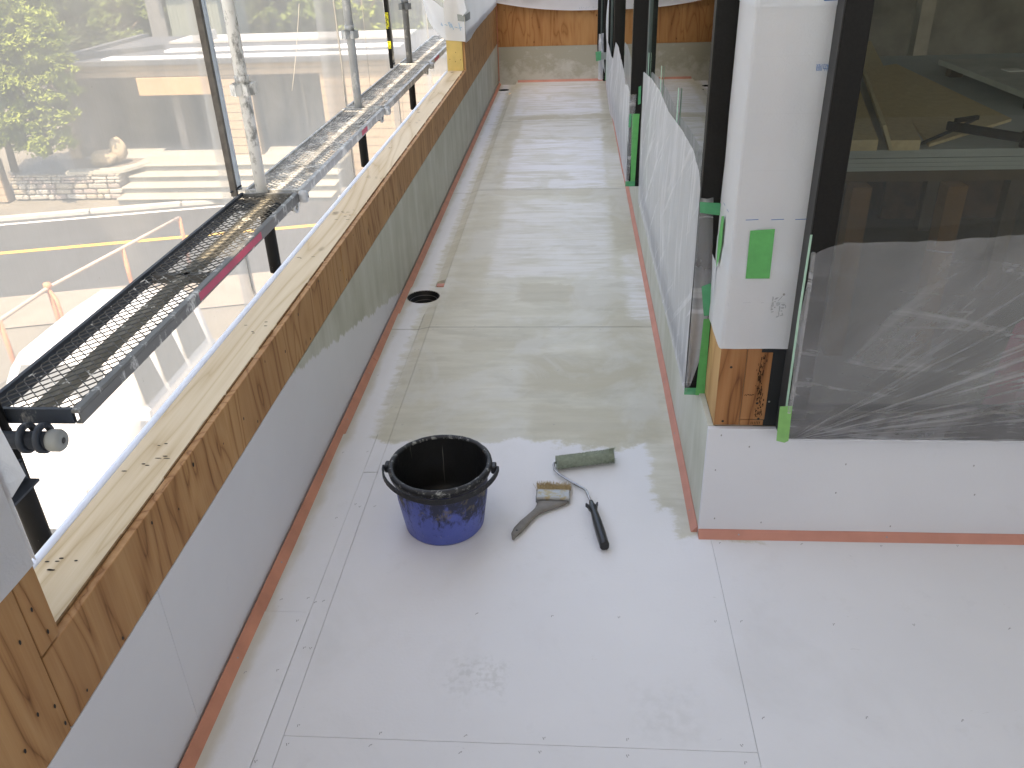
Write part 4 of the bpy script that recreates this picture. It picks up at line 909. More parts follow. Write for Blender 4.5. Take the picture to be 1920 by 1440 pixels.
DKST = mat_steel('dark_bracket_steel', (0.03, 0.037, 0.048), (0.20, 0.20, 0.19), 0.62, 0.74, 0.0, 0.5, 0.2)
PLK = mat_steel('shaded_mesh_steel', (0.085, 0.083, 0.075), (0.55, 0.54, 0.50), 0.585, 0.64, 0.1, 0.6)  # dark base paints in the shade over the near plank
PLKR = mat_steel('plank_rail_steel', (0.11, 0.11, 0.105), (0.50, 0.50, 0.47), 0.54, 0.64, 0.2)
REDP = simple('red_paint_mark', (0.42, 0.03, 0.08), 0.5, 0.4)
PX = -1.31; ZP = 0.345; PY = [1.57, 3.385, 5.19, 7.0]
pole_lbl = ['scaffold pole standing nearest the viewer, black lower end behind the sill', 'sunlit white scaffold pole, nearest one rising above the mesh walkway', 'plain grey scaffold pole between the sunlit white one and the speckled one', 'speckled grey scaffold pole beside the yellow taped post']
def pole(i):
    y = PY[i]; PX = -1.343 if i == 0 else -1.31; t = thing('scaffold_pole', pole_lbl[i], 'scaffold pole', (PX, y, -4.2), 'upright scaffold poles')
    top = GALW if i == 1 else GALV if i == 2 else GALV2
    m = MB(); m.tube([(PX, y, 0.05 if i else 0.02), (PX, y, 2.6)], 0.0243, 20); mk('upper_tube', m, top if i else TARP, t)
    m = MB(); m.tube([(PX, y, -0.01 if i else -0.11), (PX, y, 0.30)], 0.0262, 20); mk('sleeve_tube', m, TARP, t)
    m = MB(); m.tube([(PX, y, -4.2), (PX, y, -0.10)], 0.0235, 16); mk('lower_tube', m, GALV, t)
    for z in (0.763, 1.238, -0.187 - .475):
        for k in range(4):
            a = math.pi / 4 + k * math.pi / 2 + 0.15; d = Vector((math.cos(a), math.sin(a), 0)); q = Vector((-d.y, d.x, 0)); c = Vector((PX, y, z)) + d * 0.036
            m = MB()
            m.beam(c + q * .016 - d * .014, c + q * .016 + d * .012, .004, .042); m.beam(c - q * .016 - d * .014, c - q * .016 + d * .012, .004, .042); m.beam(c - q * .018 + d * .012, c + q * .018 + d * .012, .004, .042)
            mk('wedge_pocket', m, top, t)
        m = MB(); m.lathe([(.0245, z + .022), (.0285, z + .022), (.0285, z + .05), (.0245, z + .05)], (PX, y, 0), 16); mk('collar', m, top, t)
    return t
for i in range(4): pole(i)
# expanded metal walkway planks
PLKF = mat_steel('sunlit_mesh_steel', (0.36, 0.36, 0.35), (0.68, 0.68, 0.66), 0.48, 0.58, 0.1, 0.6); PLKG = mat_steel('sunlit_rail_steel', (0.34, 0.345, 0.34), (0.62, 0.62, 0.60), 0.5, 0.62, 0.15)  # paler steel paints in sunlight on the far planks
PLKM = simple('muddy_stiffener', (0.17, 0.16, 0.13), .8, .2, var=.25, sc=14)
def plank(y0, y1, label, zz=ZP, x0=-1.392, x1=-1.146, red=None):
    t = thing('mesh_plank', label, 'scaffold plank', ((x0 + x1) / 2, y0, zz), 'expanded metal walkway planks')
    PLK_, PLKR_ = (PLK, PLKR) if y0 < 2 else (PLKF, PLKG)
    xa, xb = x0 + .014, x1 - .022
    m = MB(); ncol = 11; px_ = (xb - xa) / ncol; ny = int((y1 - y0 - .03) / 0.0185); hy = (y1 - y0 - .03) / ny
    for c_ in range(ncol + 1):                          # zig-zag strands along the plank, neighbours touch at the knuckles
        xc = xa + c_ * px_; prev = None
        for k in range(ny + 1):
            s0 = 1 if (k + c_) % 2 else -1; x_ = min(max(xc + s0 * px_ * .5, xa), xb); y_ = y0 + .015 + k * hy; z_ = zz - .002 + .0011 * s0
            w, h = .00135, .0017; i = len(m.v)
            m.v += [(x_ - w, y_, z_ - h), (x_ + w, y_, z_ - h), (x_ + w, y_, z_ + h * .6), (x_ - w, y_, z_ + h * .6)]
            if k:
                for a_, b_ in ((0, 1), (1, 2), (2, 3), (3, 0)): m.face((i - 4 + a_, i - 4 + b_, i + b_, i + a_))
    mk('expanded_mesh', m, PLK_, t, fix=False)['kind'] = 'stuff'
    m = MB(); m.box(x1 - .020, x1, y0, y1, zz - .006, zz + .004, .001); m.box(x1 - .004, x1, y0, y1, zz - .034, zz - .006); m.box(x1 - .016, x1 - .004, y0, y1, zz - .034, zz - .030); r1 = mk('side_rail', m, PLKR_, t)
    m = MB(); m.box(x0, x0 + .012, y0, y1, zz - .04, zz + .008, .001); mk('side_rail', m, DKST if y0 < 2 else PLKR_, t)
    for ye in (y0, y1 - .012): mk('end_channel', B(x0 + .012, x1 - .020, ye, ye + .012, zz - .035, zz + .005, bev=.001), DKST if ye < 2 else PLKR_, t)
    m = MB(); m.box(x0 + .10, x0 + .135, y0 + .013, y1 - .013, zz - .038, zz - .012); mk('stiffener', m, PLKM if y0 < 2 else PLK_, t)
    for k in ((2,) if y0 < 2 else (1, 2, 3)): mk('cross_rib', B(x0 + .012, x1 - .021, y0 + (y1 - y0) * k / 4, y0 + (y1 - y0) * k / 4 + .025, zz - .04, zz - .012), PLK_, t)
    if red: mk('paint_mark', B(x1 - .0035, x1 + .0006, red[0], red[1], zz - .028, zz - .002), REDP, t)
    return t
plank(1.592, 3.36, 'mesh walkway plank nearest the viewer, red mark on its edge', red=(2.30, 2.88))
plank(3.405, 5.16, 'second mesh walkway plank, from the sunlit white pole to the plain grey one', red=(4.55, 4.68))
plank(5.215, 6.97, 'third mesh walkway plank, from the plain grey pole to the speckled one')
plank(7.025, 8.8, 'farthest mesh walkway plank beyond the speckled pole', red=(7.25, 7.5))
for y0, y1, lb in ((0.6, 2.35, 'upper deck plank high above the nearest mesh walkway plank'), (2.39, 4.15, 'upper deck plank high above the second mesh walkway plank'), (4.2, 6.0, 'upper deck plank high above the third mesh walkway plank'), (6.05, 7.9, 'upper deck plank high above the farthest mesh walkway plank')):
    t = thing('upper_plank', lb, 'scaffold plank', (-1.27, y0, 2.145), 'planks of the deck above')
    mk('deck', B(-1.392, -1.146, y0, y1, 2.11, 2.145), PLKR, t)
# cantilever brackets under the joints
br_lbl = ['dark bracket with a round rubber cap at the near end of the walkway', 'bracket with a sunlit end clamp at the sunlit white pole', 'bracket with an end clamp at the plain grey pole', 'bracket with a white end clamp at the speckled pole']
for i, y in enumerate(PY):
    yy = y + (-0.005 if i == 0 else 0.0); t = thing('scaffold_bracket', br_lbl[i], 'bracket', (PX, yy, 0.30), 'brackets under the walkway')
    my = yy - (0.028 if i == 0 else -0.004); bx = 0.012 if i == 0 else 0; bz = 0.300 if i == 0 else 0.285
    m = MB(); m.tube([(-1.45, my, bz), (-1.185 - bx, my, bz)], 0.0215, 16); mk('arm_tube', m, DKST, t)
    m = MB()
    if i == 0: m.lathe([(.012, .0), (.0245, .0), (.0265, .006), (.0265, .024), (.022, .031), (.008, .033), (.0075, .026)], (-1.187 - bx, my, bz), 24, Matrix.Rotation(math.pi / 2, 4, 'Y') @ Matrix.Rotation(0, 4, 'X'))
    else: m.lathe([(.010, .0), (.024, .0), (.026, .006), (.026, .024), (.020, .034), (.006, .035)], (-1.150, my - .004, 0.325), 18, Matrix.Rotation(math.pi / 2, 4, 'Y'))
    mk('end_cap', m, simple('grey_rubber_cap', (0.20, 0.21, 0.20), 0.6, 0.4, var=.1) if i == 0 else GALV, t)
    if i == 0:
        m = MB(); disc = [( -1.1535 - bx, my + math.cos(k * .7854) * .007, bz + math.sin(k * .7854) * .007) for k in range(8)]; m.poly(disc); mk('cap_hole', m, DARK, t, fix=False)
    m = MB()
    for dxx in ((-1.212, -1.252) if i == 0 else (-1.175, -1.22)):
        m.lathe([(.024, -.006), (.036, -.006), (.036, .006), (.024, .006)], (dxx, my, bz + .006), 18, Matrix.Rotation(math.pi / 2, 4, 'Y'), True)
    mk('hook_plate', m, DKST if i == 0 else GALV, t)
    if i == 0:
        m = MB(); m.box(-1.42, -1.235, 1.43, 1.475, 0.283, 0.288); m.box(-1.239, -1.235, 1.25, 1.475, 0.235, 0.29); m.box(-1.235, -1.205, 1.25, 1.47, 0.235, 0.241); mk('lower_channel', m, DKST, t)
        m = MB(); m.tube([(-1.37, 1.46, 0.292), (-1.30, 1.40, 0.30), (-1.26, 1.44, 0.29)], .006, 6); mk('hook_bar', m, DKST, t)
# thin uprights tied to the far side of the walkway
for y, lb in ((3.39, 'grey flat bar upright with a pale blue edge beside the sunlit white pole'), (6.87, 'black flat bar upright with torn yellow tape beside the speckled pole')):
    t = thing('guard_upright', lb, 'upright bar', (-1.43, y, 0.34), 'flat bar uprights of the guard rail')
    far = y > 5
    m = MB(); m.beam((-1.432, y, 0.33), (-1.432, y, 2.3), 0.022, 0.024, (1, 0, 0)); mk('flat_bar', m, simple('dull_bar', (0.10, 0.09, 0.08), 0.6, 0.4, var=.3, sc=20) if not far else TARP, t)
    m = MB(); m.beam((-1.428, y + .05, 0.345), (-1.430, y + (.035 if not far else .03), 2.3), 0.016, 0.018, (1, 0, 0)); mk('edge_bar', m, simple('pale_blue_bar', (0.50, 0.58, 0.66), 0.4, 0.5) if not far else PLKR, t)
    if far:
        for z0, z1 in ((0.475, 0.53), (0.62, 0.735)):
            mk('yellow_tape', B(-1.4205, -1.4196, y - .0116, y + .0040, z0, z1), mat_crust('torn_yellow_tape', (0.55, 0.52, 0.02), (0.03, 0.03, 0.02), 0.52, 0.56), t)
            mk('yellow_tape', B(-1.4440, -1.4200, y - .0128, y - .0117, z0, z1), mat_crust('torn_yellow_tape_side', (0.55, 0.52, 0.02), (0.03, 0.03, 0.02), 0.50, 0.54), t)
    m = MB(); m.tube([(-1.44, y - .02, 0.35), (-1.41, y + .03, 0.365), (-1.43, y + .05, 0.35)], 0.004, 6); m.tube([(-1.42, y - .01, 0.36), (-1.42, y + .05, 0.345)], 0.003, 6); mk('wire_tie', m, DKST, t)

# debris sheet hung outside the scaffold, one thing per strip
def mat_sheet():
    b = NB('scaffold_mesh_sheet'); p = b.pos(); x, y, z = b.sep(p)
    th = b.noise(b.comb(0, b.math('MULTIPLY', y, 60), b.math('MULTIPLY', z, 2.0)), 2.0, 4, 0.7)
    dirt = b.noise(b.comb(0, b.math('MULTIPLY', y, 1.6), b.math('MULTIPLY', z, 2.2)), 1.4, 4, 0.6, 0.6)
    spk = b.math('MULTIPLY', b.mr(b.noise(b.comb(0, b.math('MULTIPLY', y, 45), b.math('MULTIPLY', z, 9)), 2.2, 3, .7), 0.70, 0.74), b.mr(b.noise(p, 2.6, 2), 0.52, 0.6))
    op = b.math('ADD', 0.56, b.math('ADD', b.math('MULTIPLY', b.math('SUBTRACT', th, 0.5), 0.06), b.math('MULTIPLY', b.math('SUBTRACT', dirt, 0.5), 0.20)), clamp=True)
    col = b.mix(b.math('MULTIPLY', spk, 0.9), (0.46, 0.46, 0.45), (0.05, 0.045, 0.04))
    op = b.math('MAXIMUM', op, b.math('MULTIPLY', spk, 0.8))
    d = b.n('BsdfDiffuse', {'Color': col}).outputs[0]; t = b.n('BsdfTranslucent', {'Color': col}).outputs[0]
    s1 = b.n('MixShader', {0: 0.5, 1: d, 2: t}).outputs[0]; tr = b.n('BsdfTransparent', {}).outputs[0]
    return b.done(b.n('MixShader', {0: op, 1: tr, 2: s1}).outputs[0])
TSH = mat_sheet(); SEAM = mat_wrap('sheet_hem', (0.55, 0.55, 0.54), .5)
cuts = [(-1.2, 1.75), (1.75, 3.62), (3.55, 5.74), (5.40, 7.42), (7.40, 9.3), (9.28, 12.0)]
lb = ['sheet strip nearest the viewer beside the round capped bracket', 'sheet strip in front of the stone steps and the road', 'sheet strip between the sunlit white pole and plain grey pole', 'creased sheet strip between the plain grey and speckled poles', 'sheet strip behind the farthest walkway plank', 'farthest sheet strip beyond the walkway']
for (a, c), l in zip(cuts, lb):
    t = thing('scaffold_sheet', 'grey translucent scaffold ' + l, 'scaffold sheet', (-1.53, a, -4.2), 'translucent sheets outside the scaffold')
    ph = a * 3.1
    def f(u, v, a=a, c=c, ph=ph):
        y = a + (c - a) * u; z = -4.1 + 7.0 * v; e = min(u, 1 - u)
        return (-1.53 + 0.022 * nz(y * 2.2, z * .5, ph) + 0.012 * nz(y * 7 + z * .8, z * 1.2, ph) - .03 * math.exp(-e * 30) * (1 if u < .5 else -.3), y, z)
    mk('sheet_cloth', sheet(f, 50, 60), TSH, t)
    m = MB(); m.grid(lambda u, v: tuple(Vector(f(1.0, v)) + Vector((0.004, -0.035 * u, 0))), 2, 60); mk('hem', m, TSH, t)
    m = MB(); m.tube([Vector(f(0.985, k / 60)) + Vector((.006, 0, 0)) for k in range(61)], 0.004, 6); mk('hem_cord', m, SEAM, t)
for ya, za, yb, zb in ((4.6, .55, 4.95, .95), (5.9, .95, 6.0, .3), (6.45, .95, 6.42, .2)):
    m = MB(); m.tube([(-1.515, ya + (yb - ya) * k / 8, za + (zb - za) * k / 8 - .02 * math.sin(k * .4)) for k in range(9)], 0.0016, 6)
    tag(mk('sheet_cord', m, simple('pale_cord', (0.25, 0.25, 0.24)), None, (-1.515, ya, za)), {4.6: 'thin slanting cord on the sheet before the dark garage opening', 5.9: 'thin cord hanging on the creased sheet, left of two', 6.45: 'thin cord hanging on the creased sheet, right of two'}[ya], 'cord', 'cords on the scaffold sheet')

# ------------------------------------------------------------------ workshop behind the wide window
rm = thing('room', None, None, (0.45, 1.7, 0)); rm['kind'] = 'structure'
mk('room_floor', B(0.41, 5.5, 1.71, 8.2, 0.0, 0.05), simple('plywood_subfloor', (0.10, 0.075, 0.05)), rm)
mk('room_ceiling', B(0.41, 5.5, 1.71, 8.2, 2.42, 2.44), simple('grey_ceiling', (0.25, 0.25, 0.24)), rm)
mk('back_wall', B(0.41, 5.5, 8.2, 8.25, 0, 2.44), simple('dull_back_wall', (0.22, 0.21, 0.19), var=.4, sc=2), rm)
mk('side_wall', B(5.5, 5.55, 1.71, 8.2, 0, 2.44), simple('dull_side_wall', (0.22, 0.21, 0.19), var=.4, sc=2), rm)
for x_, l in ((1.55, 'pale stud in the workshop, left of two'), (2.3, 'pale stud in the workshop, right of two')):
    tag(mk('wall_stud', B(x_, x_ + .09, 6.2, 6.3, 0.05, 2.42), simple('grey_stud', (0.32, 0.29, 0.25)), None, (x_, 6.2, 0)), l, 'stud', 'studs in the workshop')
MDF = simple('tan_fibreboard', (0.60, 0.47, 0.29), 0.7, 0.2, var=.12, sc=60)
GYP = simple('grey_white_board', (0.42, 0.45, 0.45), 0.7, 0.2, var=.05)
wtb = thing('trestle', 'low trestle under the stack of pale boards behind the wide window', 'trestle', (1.1, 2.6, 0.05))
for x_ in (0.815, 1.085): mk('leg', B(x_, x_ + .055, 2.46, 2.52, 0.05, 0.60), simple('trestle_wood', (0.20, 0.10, 0.04)), wtb)
for x_ in (0.83, 2.2): mk('leg', B(x_, x_ + .07, 4.2, 4.26, 0.05, 0.60), simple('trestle_wood_back', (0.12, 0.07, 0.03)), wtb)
mk('bearer', B(0.72, 2.4, 2.52, 2.58, 0.60, 0.634), simple('bearer_wood', (0.10, 0.065, 0.035)), wtb)
mk('bearer', B(0.72, 2.4, 4.2, 4.26, 0.60, 0.634), simple('bearer_wood_b', (0.10, 0.065, 0.035)), wtb)
for k in range(5):
    z0 = 0.635 + k * 0.0128; tag(mk('pale_board', B(0.66 + R.uniform(0, .01), 2.45, 2.495 + R.uniform(0, .012), 4.3, z0, z0 + .0122, bev=.001), GYP, None, (1.2, 2.5, z0)), ['lowest pale board of the stack in the workshop', 'second pale board from the bottom of the workshop stack', 'middle pale board of the workshop stack', 'second pale board from the top of the workshop stack', 'topmost pale board of the workshop stack'][k], 'board', 'stacked pale boards')
ZT = 0.699
def slab(pts, z0, z1, mat, label, name='wood_plank', cat='plank'):
    m = MB(); m.prism(pts, 'z', z0, z1); return tag(mk(name, m, mat, None, (pts[0][0], pts[0][1], z0)), label, cat, 'planks lying on the board stack')
slab([(0.905, 2.485), (0.99, 2.485), (1.49, 4.60), (1.405, 4.60)], ZT + .001, ZT + .030, MDF, 'middle tan plank slanting back across the stack')
slab([(0.66, 2.49), (0.872, 2.487), (1.20, 3.95), (0.95, 3.95)], ZT + .001, ZT + .032, MDF, 'left tan plank on the stack, partly behind the black jamb')
m = MB(); m.beam((0.893, 2.475, ZT + .040), (1.23, 3.9, ZT + .040), 0.010, 0.075, (-0.45, 0, 1)); tag(mk('wood_batten', m, simple('pale_batten', (0.50, 0.40, 0.25)), None, (0.9, 2.5, ZT)), 'thin pale batten on edge leaning between the two tan planks', 'batten')
slab([(1.03, 2.52), (1.40, 2.84), (1.42, 4.0), (1.28, 3.9)], ZT + .001, ZT + .010, MDF, 'flat triangular tan sheet beside the black clamp', 'fibre_sheet', 'sheet')
cl = thing('bar_clamp', 'black bar clamp lying on the boards behind the wide window', 'clamp', (1.2, 2.58, ZT))
m = MB(); m.beam((1.125, 2.655, ZT + .032), (1.285, 2.50, ZT + .026), 0.012, 0.026, (0, 0, 1), .002); mk('clamp_bar', m, BLK, cl)
m = MB(); m.tube([(1.00, 2.52, ZT + .008), (1.13, 2.63, ZT + .022), (1.24, 2.74, ZT + .03)], 0.005, 8); mk('screw_rod', m, BLK, cl)
m = MB(); m.beam((1.15, 2.66, ZT + .045), (1.23, 2.70, ZT + .045), 0.012, 0.012); m.box(1.275, 1.295, 2.49, 2.51, ZT + .001, ZT + .045); mk('clamp_jaw', m, BLK, cl)
t2 = thing('work_table', 'farther work table carrying pale sheets on the right behind the wide window', 'table', (1.9, 3.4, 0.05))
mk('table_top', B(1.50, 2.6, 2.98, 3.75, 0.74, 0.76), simple('pale_table_top', (0.40, 0.41, 0.39)), t2)
mk('leg', B(1.53, 1.58, 3.0, 3.05, 0.05, 0.74), simple('dark_leg', (0.1, 0.07, 0.05)), t2)
mk('leg', B(1.53, 1.58, 3.68, 3.73, 0.05, 0.74), simple('dark_leg_b', (0.1, 0.07, 0.05)), t2)
tag(mk('paper_note', B(1.62, 1.68, 3.40, 3.46, 0.7605, 0.764), simple('note_paper', (0.6, 0.6, 0.58)), None, (1.65, 3.43, 0.76)), 'small white note on the farther work table', 'note')
tag(mk('dark_crate', B(1.42, 2.0, 3.85, 4.3, 0.05, 0.68), simple('brown_crate', (0.07, 0.035, 0.02), var=.5, sc=14), None, (1.7, 4.0, 0.05)), 'dark brown crate behind the stack in the workshop', 'crate')
rg = thing('fabric_bag', 'crimson fabric bag standing behind the large film at the right edge', 'bag', (1.25, 1.95, 0.05))
m = MB(); m.obox(Matrix.Translation((1.17, 1.83, 0.27)) @ Matrix.Rotation(.12, 4, 'Y'), 0.13, 0.10, 0.19, .06); mk('bag_body', m, simple('crimson_fabric', (0.60, 0.05, 0.16), 0.8, 0.2), rg)
m = MB(); m.tube([(1.1 + .012 * k, 1.83, 0.45 + .05 * math.sin(k * .31)) for k in range(11)], .008, 8); mk('bag_handle', m, simple('crimson_strap', (0.3, 0.02, 0.06)), rg)

# ------------------------------------------------------------------ street below and across
G = -4.2
m = MB(); m.quad((-120, -60, G - .02), (120, -60, G - .02), (120, 160, G - .02), (-120, 160, G - .02)); tag(mk('ground', m, simple('dry_ground', (0.17, 0.155, 0.13), 0.9, 0.1, var=.2, sc=.5)), kind='structure')
dv = Vector((0.967, 0.255, 0)); nv = Vector((-0.255, 0.967, 0)); O = Vector((-8.43, 16.0, G))
def sq(s0, s1, n0, n1, z, m=None):
    m = m or MB(); P = [O + dv * s + nv * n for s, n in ((s0, n0), (s1, n0), (s1, n1), (s0, n1))]; m.quad(*[(p.x, p.y, z) for p in P]); return m
ASPH = simple('worn_asphalt', (0.058, 0.058, 0.058), 0.9, 0.2, var=.12, sc=1.5, bump=.2, bsc=90)
rd = tag(mk('road', sq(-40, 40, -2.55, 2.35, G), ASPH), kind='structure')
tag(mk('road_marking', sq(-40, 40, -.08, .09, G + .005), simple('yellow_road_paint', (0.62, 0.36, 0.06), 0.7, 0.3, var=.1)), kind='structure')
tag(mk('edge_line', sq(-40, 40, 2.0, 2.12, G + .005), simple('white_road_paint', (0.6, 0.6, 0.58), 0.7, 0.3, var=.1)), kind='structure')
m = MB()
for k in range(34):
    a = O + dv * (-34 + k * 2) + nv * 2.42; c = O + dv * (-34 + k * 2 + 1.98) + nv * 2.42; m.beam((a.x, a.y, G + .03), (c.x, c.y, G + .03), .16, .12, (0, 0, 1), .015)
tag(mk('kerb', m, simple('kerb_concrete', (0.36, 0.35, 0.33), .9, .2)), kind='structure')
tag(mk('pavement', sq(-40, 40, -4.0, -2.55, G + .004), simple('pavement_concrete', (0.24, 0.205, 0.17), 0.9, 0.1, var=.1, sc=3)), kind='structure')
m = MB(); m.quad((-6.7, -6, G + .01), (0, -6, G + .01), (0, 11.3, G + .01), (-6.7, 11.3, G + .01)); tag(mk('forecourt', m, simple('pale_concrete', (0.24, 0.22, 0.195), 0.9, 0.1, var=.12, sc=2)), kind='structure')

# building across the road
TILE = None
def mat_tile(name, col, line, step, horiz=True):
    b = NB(name); p = b.pos(); x, y, z = b.sep(p)
    c = b.ramp(b.noise(b.comb(b.math('FLOOR', b.math('MULTIPLY', x, 1.1)), 0, b.math('FLOOR', b.math('DIVIDE', z, step))), 3, 1), [(0.3, tuple(k * .93 for k in col)), (0.7, col)])
    return b.done(b.pbsdf(c, .75, .25))
BEI = mat_tile('beige_tile', (0.34, 0.255, 0.18), None, .2)
BEIL = simple('beige_lintel', (0.38, 0.25, 0.145), .8, .2, var=.06)
ga = thing('garage_building', 'low beige tiled building with a grey roof and dark openings across the road', 'building', (-9, 20.5, G))
def tilewall(x0, x1, z0, z1, y=20.5, par=ga, cw=0.9, ch=0.2):
    """courses of wall panels with open joints"""
    x = x0
    mk('backing', B(x0, x1, y + .03, y + .25, z0, z1), simple('wall_backing', (0.16, 0.13, 0.10)), par)
    z = z0
    while z < z1 - .01:
        ze = min(z + ch, z1); x = x0
        while x < x1 - .01:
            xe = min(x + cw, x1); mk('wall_panel', B(x + .006, xe - .006, y, y + .03, z + .007, ze - .007), BEI, par); x = xe
        z = ze
tilewall(-12.75, 1.5, -1.69, -1.40, ch=.145, cw=1.4)                    # beam over the openings
tilewall(-12.75, -12.44, G, -1.69, cw=.4)
tilewall(-8.55, -7.75, -3.75, -1.69, cw=.8)
tilewall(-6.04, -5.1, G, -1.69, cw=.95)
tilewall(-5.1, 1.5, G, -1.69, cw=1.0)
mk('lintel_panel', B(-10.52, -8.62, 20.42, 20.6, -2.105, -1.695, bev=.01), BEIL, ga)
mk('inner_floor', B(-12.4, -6.05, 20.45, 26.5, G, -3.60), simple('porch_concrete', (0.33, 0.33, 0.32)), ga)
mk('inner_wall', B(-12.7, 1.5, 23.2, 23.4, G, -1.5), simple('porch_wall', (0.20, 0.19, 0.18), var=.2, sc=1), ga)
mk('inner_wall', B(-10.2, -10.0, 21.4, 23.2, G, -1.5), simple('porch_wall_side', (0.17, 0.16, 0.155)), ga)
mk('inner_wall', B(-12.62, -12.46, 20.75, 23.2, G, -1.5), simple('porch_wall_left', (0.18, 0.165, 0.16)), ga)
mk('shutter_door', B(-9.9, -6.2, 22.4, 22.5, -3.6, -1.5), simple('grey_shutter', (0.15, 0.155, 0.16), .6, .3, var=.1), ga)
for x_ in (-9.5, -8.2, -7.1): mk('door_post', B(x_, x_ + .07, 22.33, 22.4, -3.6, -1.5), simple('door_post_grey', (0.24, 0.24, 0.235)), ga)
RFG = simple('grey_roof_metal', (0.075, 0.08, 0.088), .7, .15, var=.08, sc=1)
mk('fascia', B(-12.95, 1.6, 20.30, 20.46, -1.40, -1.285, bev=.01), RFG, ga)
mk('roof_deck', B(-12.95, 1.6, 20.46, 26.2, -1.42, -1.37), RFG, ga)
m = MB(); m.prism([(-12.95, -1.38), (-12.95, -1.28), (-12.75, -1.28), (-12.75, -1.38)], 'y', 20.46, 26.2); mk('parapet_cap', m, RFG, ga)
for y0, y1, x0 in ((21.05, 21.5, -11.6), (22.4, 22.9, -10.6)): mk('skylight', B(x0, -4.4, y0, y1, -1.37, -1.33), simple('white_roof_panel', (0.75, 0.76, 0.77), .3, .5, var=.03), ga)
m = MB(); m.beam((-12.8, 21.2, -1.31), (-11.0, 23.3, -1.31), .16, .10); mk('roof_ridge', m, RFG, ga)
mk('roof_edge', B(-11.2, -4.5, 24.1, 25.6, -1.36, -1.30), simple('white_gravel_roof', (0.35, 0.345, 0.33)), ga)
mk('roof_box', B(-10.35, -10.0, 24.2, 24.6, -1.30, -1.06), simple('grey_roof_box', (0.3, 0.3, 0.3)), ga)
# steps
st_ = thing('stone_steps', 'wide pale stone steps in front of the dark garage openings', 'steps', (-8.5, 18.5, G))
STR = simple('shaded_step_riser', (0.20, 0.19, 0.17), .9, .1, var=.1, sc=4)  # darker copy of the step stone, shade painted into the risers
STN = simple('pale_step_stone', (0.30, 0.285, 0.245), .85, .2, var=.06, sc=4)
for k in range(4): 
    xl = -10.62 - .02 * k
    for x0, x1 in ((xl, -9.3), (-9.295, -7.9), (-7.895, -5.5)): mk('step_block', B(x0, x1, 18.45 + k * .39, 20.45, G + .16 * k, G + .16 * (k + 1) - .042), STR, st_); mk('step_tread', B(x0, x1, 18.39 + k * .39, 20.45, G + .16 * (k + 1) - .041, G + .16 * (k + 1) - .002, bev=.008), STN, st_)
# rubble retaining wall, stone by stone
rw = thing('stone_wall', 'rubble stone retaining wall left of the pale steps', 'wall', (-12, 19, G))
mk('mortar_core', B(-13.45, -10.72, 18.98, 20.4, G, -3.60), simple('mortar_brown', (0.16, 0.14, 0.125)), rw)
STONES = [simple('rubble_' + n, c, .9, .15, var=.18, sc=9, local=False) for n, c in (('mauve', (0.24, 0.205, 0.19)), ('grey', (0.25, 0.235, 0.21)), ('tan', (0.28, 0.245, 0.20)), ('pale', (0.32, 0.30, 0.27)))]
z = G
while z < -3.64:
    h = R.uniform(.07, .14); h = min(h, -3.6 - z); x = -13.45
    while x < -10.75:
        w = min(R.uniform(.16, .5), -10.7 - x); d = R.uniform(0, .05)
        if w > .05:
            M = Matrix.Translation((x + w / 2, 18.97 - d / 2, z + h / 2)) @ Matrix.Rotation(R.uniform(-.05, .05), 4, 'Y')
            m = MB(); m.obox(M, w / 2 - .012, .07, h / 2 - .008, .03); mk('stone', m, R.choice(STONES), rw)
        x += w
    z += h
m = MB(); pts = [(-12.0, 18.9), (-11.0, 18.88), (-10.62, 19.05), (-10.28, 19.75), (-10.45, 19.85), (-10.85, 19.3), (-11.3, 19.2), (-12.0, 19.2)]; m.prism(pts, 'z', -3.60, -3.53); mk('coping', m, STN, rw)
def boulder(c, r, label, sq_=(1, 1, 1)):
    bm = bmesh.new(); bmesh.ops.create_icosphere(bm, subdivisions=3, radius=1)
    m = MB(); idx = {}
    for v in bm.verts:
        k = 1 + .22 * nz(v.co.x * 1.6 + c[0], v.co.y * 1.6, v.co.z * 1.6) + .05 * nz(v.co.x * 5, v.co.y * 5, v.co.z * 5); idx[v.index] = len(m.v)
        m.v.append((c[0] + v.co.x * r * k * sq_[0], c[1] + v.co.y * r * k * sq_[1], c[2] + v.co.z * r * k * sq_[2]))
    for f in bm.faces: m.face(tuple(idx[v.index] for v in f.verts), True)
    bm.free(); return tag(mk('boulder', m, simple('tan_boulder', (0.27, 0.22, 0.16), .9, .2, var=.2, sc=5), None, (c[0], c[1], c[2] - r * sq_[2])), label, 'boulder', 'boulders on the stone wall')
boulder((-11.42, 19.7, -3.42), .27, 'low rounded tan boulder on the end of the stone wall', (1.2, .9, .75))
boulder((-11.12, 19.9, -3.28), .25, 'upright leaning tan boulder beside the pale steps', (.8, .8, 1.2))
# tiled garden wall at the far left
tw = thing('tiled_wall', 'beige wall of wide tiles at the left end of the stone wall', 'wall', (-14.5, 18.7, G))
z = G + .01
mk('backing', B(-17.5, -13.5, 18.75, 18.95, G, -3.2), simple('tile_backing', (0.14, 0.11, 0.09)), tw)
while z < -3.25:
    x = -17.5
    while x < -13.52: mk('tile', B(x + .006, min(x + .95, -13.5) - .006, 18.70, 18.75, z + .008, z + .172), BEI, tw); x += .95
    z += .18

